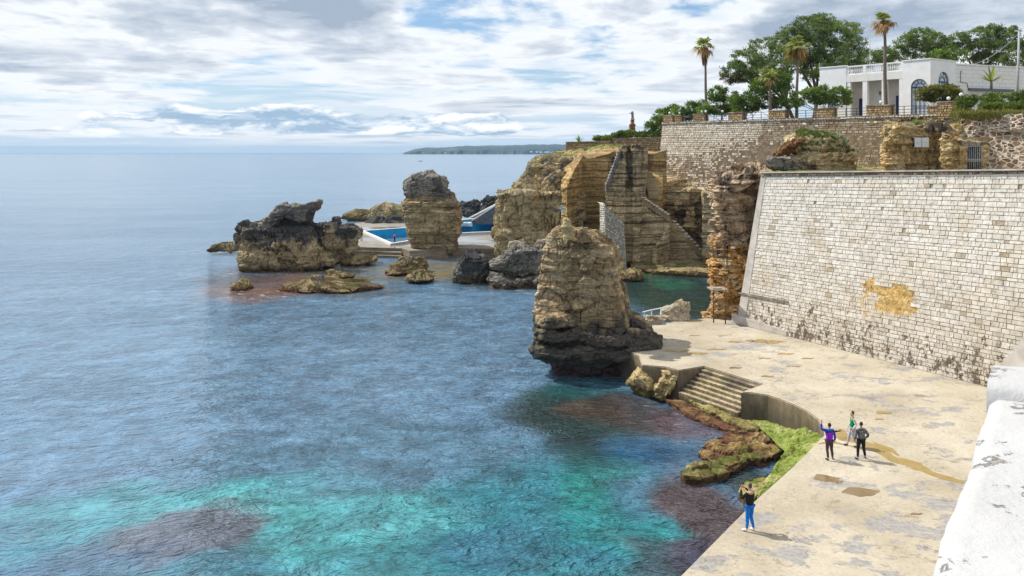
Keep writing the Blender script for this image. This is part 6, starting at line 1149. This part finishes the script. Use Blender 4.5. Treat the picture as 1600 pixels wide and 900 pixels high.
grass('grass', scatter(knolls, 9000, 5, lambda c: (c[:,2] > 15.9) & (c[:,0]/c[:,1]*F+800 > 1244)), .34, 51)
hs = [o for o in SC.objects if o.name.startswith(('hillside',))]
grass('grass', scatter(hs, 9000, 6, lambda c: fbm(c*.35,3,8) > .12), .38, 52, 'yel_leaf')
tr_ = [o for o in SC.objects if o.name.startswith(('terrace_rock','headland_top','headland_cliff'))]
grass('grass', scatter(tr_, 2600, 7, lambda c: fbm(c*.4,3,18) > .1), .26, 53, 'yel_leaf')
bank = [np.array(at(a, b, 70.5))+(0,d,0) for a, b, d in zip(np.random.default_rng(1).uniform(1488,1610,4200), np.random.default_rng(2).normal(181,3.2,4200), np.random.default_rng(3).uniform(-.9,.6,4200))]
grass('grass', bank, .34, 54, 'yel_leaf')
# ---------------------------------------------------------------- people
def skin(verts, edges, rad, sub=2, root=0):
    me = bpy.data.meshes.new('tmp'); me.from_pydata([tuple(v) for v in verts], edges, []); ob = bpy.data.objects.new('tmp', me); COL.objects.link(ob)
    md = ob.modifiers.new('s', 'SKIN'); md.use_smooth_shade = True; md.branch_smoothing = .6
    for i, r in enumerate(rad):
        r = (r, r) if np.isscalar(r) else r; me.skin_vertices[0].data[i].radius = r; me.skin_vertices[0].data[i].use_root = (i == root)
    sb = ob.modifiers.new('b', 'SUBSURF'); sb.levels = sub; sb.render_levels = sub
    dg = bpy.context.evaluated_depsgraph_get(); ev = ob.evaluated_get(dg); m2 = ev.to_mesh(); V = np.zeros(len(m2.vertices)*3); m2.vertices.foreach_get('co', V); Fc = [tuple(p.vertices) for p in m2.polygons]; ev.to_mesh_clear()
    bpy.data.objects.remove(ob); bpy.data.meshes.remove(me); return V.reshape(-1,3), Fc
def cloth(name, col, rough=.85, var=.12):
    t = NT(name); p = t.pos(); n = t.noise(p, 9., 4); return t.out(t.pbsdf(t.mix(1., col, t.ramp(n, [(.3, g3(1-var*2)), (.7, g3(1+var))]), 'MULTIPLY'), rough, t.bump(t.noise(p, 14., 3), .35, .02), Specular_IOR_Level=.2))
M['skin'] = cloth('skin', (.50,.29,.20), .6, .04); M['hair'] = cloth('dark_hair', (.035,.022,.016), .7, .2)
class Chain:
    def __init__(s): s.v = []; s.e = []; s.r = []
    def p(s, co, r, parent=None):
        s.v.append(np.array(co, float)); s.r.append(r); i = len(s.v)-1
        if parent is not None: s.e.append((parent, i))
        return i
def person(label, pos, h, head, pose, cols, seed=0, feats=()):
    """pose: joints in a 1.75 m frame, x to the figure's right, y forward, z up."""
    th = thing('person', label, 'person', tuple(pos)); k = h/1.75; ca, sa = math.cos(head), math.sin(head)      # head: bearing of the gaze from +Y towards +X
    def W(V): V = np.asarray(V, float)*k; return np.column_stack([V[:,0]*ca+V[:,1]*sa, -V[:,0]*sa+V[:,1]*ca, V[:,2]])+np.array(pos)
    J = dict(hipL=(-.09,0,.92), hipR=(.09,0,.92), kneeL=(-.10,.03,.50), kneeR=(.10,.03,.50), ankL=(-.11,-.01,.09), ankR=(.11,-.01,.09), toeL=(-.13,.15,.03), toeR=(.13,.15,.03),
        shL=(-.185,0,1.42), shR=(.185,0,1.42), elL=(-.25,-.03,1.14), elR=(.25,-.03,1.14), wrL=(-.25,.08,.90), wrR=(.25,.08,.90), hdir=(0,1,0)); J.update(pose); J = {a: np.array(b, float) for a, b in J.items()}
    def arms(c, chest, f, hands):
        for s in 'LR':
            a = c.p(J['sh'+s], .062*f, chest); b = c.p(J['sh'+s]*.45+J['el'+s]*.55, .050*f, a); e = c.p(J['el'+s], .043*f, b); m = c.p((J['el'+s]+J['wr'+s])/2, .038*f, e); w_ = c.p(J['wr'+s], .028*f+(.006 if not hands else 0), m)
            if hands:
                d = J['wr'+s]-J['el'+s]; d /= np.linalg.norm(d); sd_ = np.cross(d, (0,1.,.2)); sd_ /= np.linalg.norm(sd_); nn = np.cross(sd_, d); pm = c.p(J['wr'+s]+d*.055, .032, w_)
                for q_ in range(4):
                    o = sd_*(-.026+.0175*q_); L_ = (.072,.082,.076,.06)[q_]; f0 = c.p(J['wr'+s]+d*.10+o, .0095, pm); f1 = c.p(J['wr'+s]+d*(.10+L_*.5)+o*1.1+nn*.012, .0088, f0); c.p(J['wr'+s]+d*(.10+L_*.9)+o*1.1+nn*.036, .0078, f1)
                t0 = c.p(J['wr'+s]+d*.05-sd_*.042+nn*.01, .011, pm); c.p(J['wr'+s]+d*.09-sd_*.06+nn*.025, .0095, t0)
    def legs(c, pel, f, end):
        for s in 'LR':
            a = c.p(J['hip'+s], .095*f, pel); b = c.p((J['hip'+s]*.5+J['knee'+s]*.5), .076*f, a); e = c.p(J['knee'+s], .057*f, b); m = c.p(J['knee'+s]*.55+J['ank'+s]*.45+np.array((0,-.012,0)), .053*f, e); g = c.p(J['ank'+s]+np.array((0,0,end)), .038*f, m)
            if end == 0: c.p(J['ank'+s]*.35+J['toe'+s]*.65, .03, g)
    # the body: one continuous skinned surface
    c = Chain(); pel = c.p((0,0,.97), (.125,.10)); wa = c.p((0,.005,1.12), (.115,.085), pel); ch = c.p((0,0,1.32), (.135,.10), wa); nk = c.p((0,-.01,1.47), .055, ch); hn = J['hdir']/np.linalg.norm(J['hdir'])
    n2 = c.p((0,0,1.54), .055, nk); h1 = c.p(np.array((0,.012,1.60))+hn*.01, (.072,.085), n2); h2 = c.p(np.array((0,.0,1.665))+hn*.002, (.078,.095), h1); c.p(np.array((0,-.005,1.72)), (.055,.065), h2)
    c.p(np.array((0,.0,1.63))+hn*.115, .012, h1); legs(c, pel, .92, 0); arms(c, ch, .86, True)
    V, Fc = skin(c.v, c.e, c.r); mb = MB(); mb.add(W(V), Fc, 0, None, True)
    sdv = np.cross(hn, (0,0,1.)); 
    for s in (-1, 1): ball(mb, W([np.array((0,0,1.64))+sdv*s*.082])[0], .022*k, 0, 8, 6, (.8,.8,1.3))
    body = mb.build('body', M['skin'], th)
    for s in (-1, 1): mb = MB(); ball(mb, W([np.array((0,0,1.655))+hn*.088+sdv*s*.032])[0], .011*k, 0, 8, 6); mb.build('eye', M['hair'], th)
    mb = MB(); V, Fc = skin([np.array((0,0,1.60))-hn*.05, np.array((0,0,1.67))-hn*.022, np.array((0,0,1.725))+hn*.005, np.array((0,0,1.735))+hn*.05], [(0,1),(1,2),(2,3)], [(.062,.05),(.085,.085),(.075,.09),(.05,.03)]); P_ = W(V); P_ = P_+fbm(P_*22, 3, seed)[:,None]*.012; mb.add(P_, Fc, 0, None, True); mb.build('hair', cols['hair'], th)
    # clothes
    c = Chain(); pel = c.p((0,0,.99), (.132,.108)); legs(c, pel, 1.24, .03); V, Fc = skin(c.v, c.e, c.r); mb = MB(); P_ = W(V); P_ += (fbm(P_*9, 3, seed+2)*.010)[:,None]; mb.add(P_, Fc, 0, None, True); mb.build('trousers', cols['trousers'], th)
    c = Chain(); a = c.p((0,0,.93), (.20,.15)); b = c.p((0,0,1.10), (.195,.14), a); ch = c.p((0,-.005,1.33), (.20,.145), b); c.p((0,-.012,1.475), (.085,.08), ch); arms(c, ch, 1.36, False); V, Fc = skin(c.v, c.e, c.r); P_ = W(V); P_ += (fbm(P_*8, 3, seed+4)*.014)[:,None]
    mb = MB(); mats = cols['jacket'] if isinstance(cols['jacket'], list) else [cols['jacket']]
    if len(mats) == 1: mb.add(P_, Fc, 0, None, True)
    else:
        cen = np.array([V[list(f)].mean(0) for f in Fc]); sel = cols['split'](cen)
        for m_ in range(len(mats)): mb.add(P_, [f for f, q_ in zip(Fc, sel) if q_ == m_], m_, None, True) if (sel == m_).any() else None
    mb.build('jacket', mats, th)
    for s in 'LR':
        d = J['toe'+s]-J['ank'+s]; d[2] = 0; d /= np.linalg.norm(d); an_ = J['ank'+s]; z = J['toe'+s][2]; V, Fc = skin([an_*np.array((1,1,0))+np.array((0,0,z+.045))-d*.07, an_*np.array((1,1,0))+np.array((0,0,z+.05))+d*.02, an_*np.array((1,1,0))+np.array((0,0,z+.025))+d*.12, an_*np.array((1,1,0))+np.array((0,0,z+.015))+d*.19, an_+np.array((0,0,.03))], [(0,1),(1,2),(2,3),(1,4)], [(.046,.05),(.05,.055),(.055,.042),(.04,.03),(.05,.05)], 1, 1)
        V[:,2] = np.maximum(V[:,2], z-.028); mb = MB(); mb.add(W(V), Fc, 0, None, True); mb.build('shoe', cols['shoe'], th)
    if 'hood' in cols:
        c = Chain(); V, Fc = skin([(-.13,.01,1.45),(-.10,-.08,1.46),(0,-.115,1.44),(.10,-.08,1.46),(.13,.01,1.45)], [(0,1),(1,2),(2,3),(3,4)], [.04,.055,.068,.055,.04], 2, 2); mb = MB(); mb.add(W(V), Fc, 0, None, True); mb.build('hood', cols['hood'], th)
    if 'phone' in feats:
        mb = MB(); o = (J['wrL']+J['wrR'])/2+np.array((0,.13,.05)); box(mb, o-(.075,.006,.038), o+(.075,.006,.038)); mb.v[-1] = W(mb.v[-1]); tag(mb.build('phone', M['iron'], None), 'dark phone held up in front of the face by the man in blue trousers', 'phone')
    return th
def foot(px, py): g = gnd(px, py, ZQ); return (g[0], g[1], ZQ)
person('person in black jacket and bright blue trousers, arms raised, alone near the quay edge', foot(1171.5,830), 1.74, math.radians(-34),
    dict(ankL=(-.13,.03,.09), ankR=(.12,-.08,.09), toeL=(-.20,.18,.03), toeR=(.16,.08,.03), elL=(-.33,.10,1.24), elR=(.31,.14,1.26), wrL=(-.13,.30,1.46), wrR=(.11,.31,1.46)),
    dict(hair=cloth('grey_cap', (.07,.065,.08)), trousers=cloth('bright_blue_cotton', (.012,.17,.58)), jacket=cloth('black_jacket', (.014,.014,.015)), shoe=cloth('white_shoe', (.72,.71,.72)), hood=cloth('tan_collar', (.50,.32,.20))), 1, ('phone',))
M['purple'], M['bsleeve'], M['navy'] = cloth('purple_jacket', (.24,.025,.50)), cloth('blue_sleeve', (.02,.06,.42)), cloth('navy_yoke', (.025,.03,.09))
person('person in purple jacket with blue sleeves, left arm raised, dark mauve trousers', foot(1296,719), 1.66, math.radians(-12),
    dict(ankL=(-.11,-.06,.09), ankR=(.19,.04,.09), toeL=(-.13,.10,.03), toeR=(.29,.16,.03), kneeR=(.15,.06,.50), elL=(-.37,.08,1.50), wrL=(-.33,.13,1.74), elR=(.28,-.02,1.14), wrR=(.33,.06,.90)),
    dict(hair=M['hair'], trousers=cloth('mauve_trousers', (.075,.045,.065)), jacket=[M['purple'], M['bsleeve'], M['navy']], split=lambda c: np.where(np.abs(c[:,0]) > .20, 1, np.where(c[:,2] > 1.34, 2, 0)), shoe=cloth('black_shoe', (.03,.03,.035)), hood=cloth('blue_hood', (.02,.10,.55))), 11)
person('person in green gilet and pale grey trousers, stepping left in profile', foot(1332,698), 1.66, math.radians(-80),
    dict(ankL=(-.10,-.20,.10), toeL=(-.11,-.04,.03), ankR=(.10,.22,.09), toeR=(.12,.38,.03), kneeL=(-.10,-.02,.52), kneeR=(.10,.14,.50), elL=(-.22,-.12,1.16), wrL=(-.2,.02,.94), elR=(.23,.0,1.15), wrR=(.22,.12,.93)),
    dict(hair=M['hair'], trousers=cloth('pale_grey_trousers', (.42,.41,.46)), jacket=[cloth('green_gilet', (.012,.25,.08)), cloth('pale_sleeve', (.62,.62,.66))], split=lambda c: np.where(np.abs(c[:,0]) > .205, 1, 0), shoe=cloth('brown_shoe', (.10,.055,.035))), 21)
def camo():
    t = NT('mottled_jacket'); p = t.pos(); n = t.noise(t.vs(p, (1,1,1.7)), 11., 3, .5, 1.2); return t.out(t.pbsdf(t.ramp(n, [(.40, (.03,.03,.032)), (.47, (.16,.16,.165)), (.55, (.045,.045,.045)), (.60, (.40,.39,.38))], 'CONSTANT'), .9))
person('person in grey and black mottled jacket and black trousers, seen from behind', foot(1345.5,718), 1.68, math.radians(-4),
    dict(ankL=(-.20,-.06,.09), ankR=(.24,.08,.09), toeL=(-.24,.10,.03), toeR=(.30,.23,.03), kneeL=(-.14,.02,.50), kneeR=(.16,.06,.50), elL=(-.28,-.04,1.13), wrL=(-.26,.10,.92), elR=(.34,-.03,1.12), wrR=(.20,.06,.98)),
    dict(hair=M['hair'], trousers=cloth('black_trousers', (.016,.015,.016)), jacket=camo(), shoe=cloth('dark_shoe', (.05,.05,.055)), hood=camo()), 31)
def pfoot(px, py): g = gnd(px, py, zd); return (g[0], g[1], zd)
person('tiny person in brown top and black trousers standing on the pool deck', pfoot(565,370), 1.72, 0., {}, dict(hair=M['hair'], trousers=cloth('charcoal_trousers', (.02,.02,.022)), jacket=cloth('brown_top', (.11,.085,.07)), shoe=cloth('black_shoes', (.03,.03,.03))), 41)
person('tiny person in a bright pink jacket beside the pool coping', pfoot(616.5,380), 1.66, math.radians(60), {}, dict(hair=M['hair'], trousers=cloth('dark_leggings', (.025,.025,.035)), jacket=cloth('pink_jacket', (.75,.04,.25)), shoe=cloth('dark_trainers', (.04,.04,.04))), 51)
# ---------------------------------------------------------------- the far coast, seen through the air
def headland():
    mb = MB(); Yh = 5000.; r = np.random.default_rng(3); n = 150; pxs = np.linspace(628, 1040, n); top = np.interp(pxs, [628,634,641,660,700,712,760,800,860,900,1040], [236.9,233.5,230.6,229.2,228.3,226.6,225.6,224.4,223.9,223.4,222.5])
    V = []
    for px, t_ in zip(pxs, top):
        h_ = (237-t_)*Yh/F*.96+HC; q_ = np.array((px*.05, 1., 0)); j = float(fbm(q_[None]*3, 4, 4)[0])*3
        for d, f_ in ((0,0.),(34,.42+.06*j/3),(105,.72),(230,.9),(450,1.),(1200,1.02),(1800,.0)): V.append((PX(px, Yh), Yh+d+j*14*(1-f_)+(px-628)*-.6*0, f_*(h_+j)-2))
    m = 7; i = np.arange(n*m).reshape(n,m); mb.add(V, np.stack([i[:-1,:-1], i[1:,:-1], i[1:,1:], i[:-1,1:]], -1).reshape(-1,4))
    t = NT('wooded_coast'); p = t.pos(); n_ = t.noise(p, .006, 6, .7); col = t.ramp(n_, [(.35, (.018,.035,.03)), (.55, (.03,.05,.04)), (.70, (.09,.10,.09))]); o = mb.build('far_headland', t.out(t.pbsdf(col, .9))); o['kind'] = 'structure'
    mb = MB(); r = np.random.default_rng(9)
    for _ in range(90):
        px = r.choice([r.uniform(790,875), r.uniform(838,874), r.uniform(660,700)], p=[.45,.5,.05]); d = r.uniform(12, 160); h_ = (237-np.interp(px,[628,660,712,860],[237,229.2,226.6,223.9]))*Yh/F; z = (.15+d/160*.5)*h_; s = r.uniform(5, 11); x_ = PX(px, Yh); box(mb, (x_-s, Yh+d-15, z-3), (x_+s, Yh+d-9, z+r.uniform(3,6)))
    o = mb.build('far_houses', M['white']); o['kind'] = 'stuff'
headland()
mb = MB(); box(mb, (-11400,-11400,-1.5), (11400,11400,82)); t = NT('air_haze'); v = t.n('ShaderNodeVolumePrincipled'); v.inputs['Color'].default_value = (.40,.66,.96,1); v.inputs['Density'].default_value = HAZE = 7e-5; v.inputs['Anisotropy'].default_value = 0
o_ = t.n('ShaderNodeOutputMaterial'); t.set(o_.inputs['Volume'], v.outputs[0]); hz_ = mb.build('haze', t.m, origin=(0,0,0)); hz_['kind'] = 'stuff'
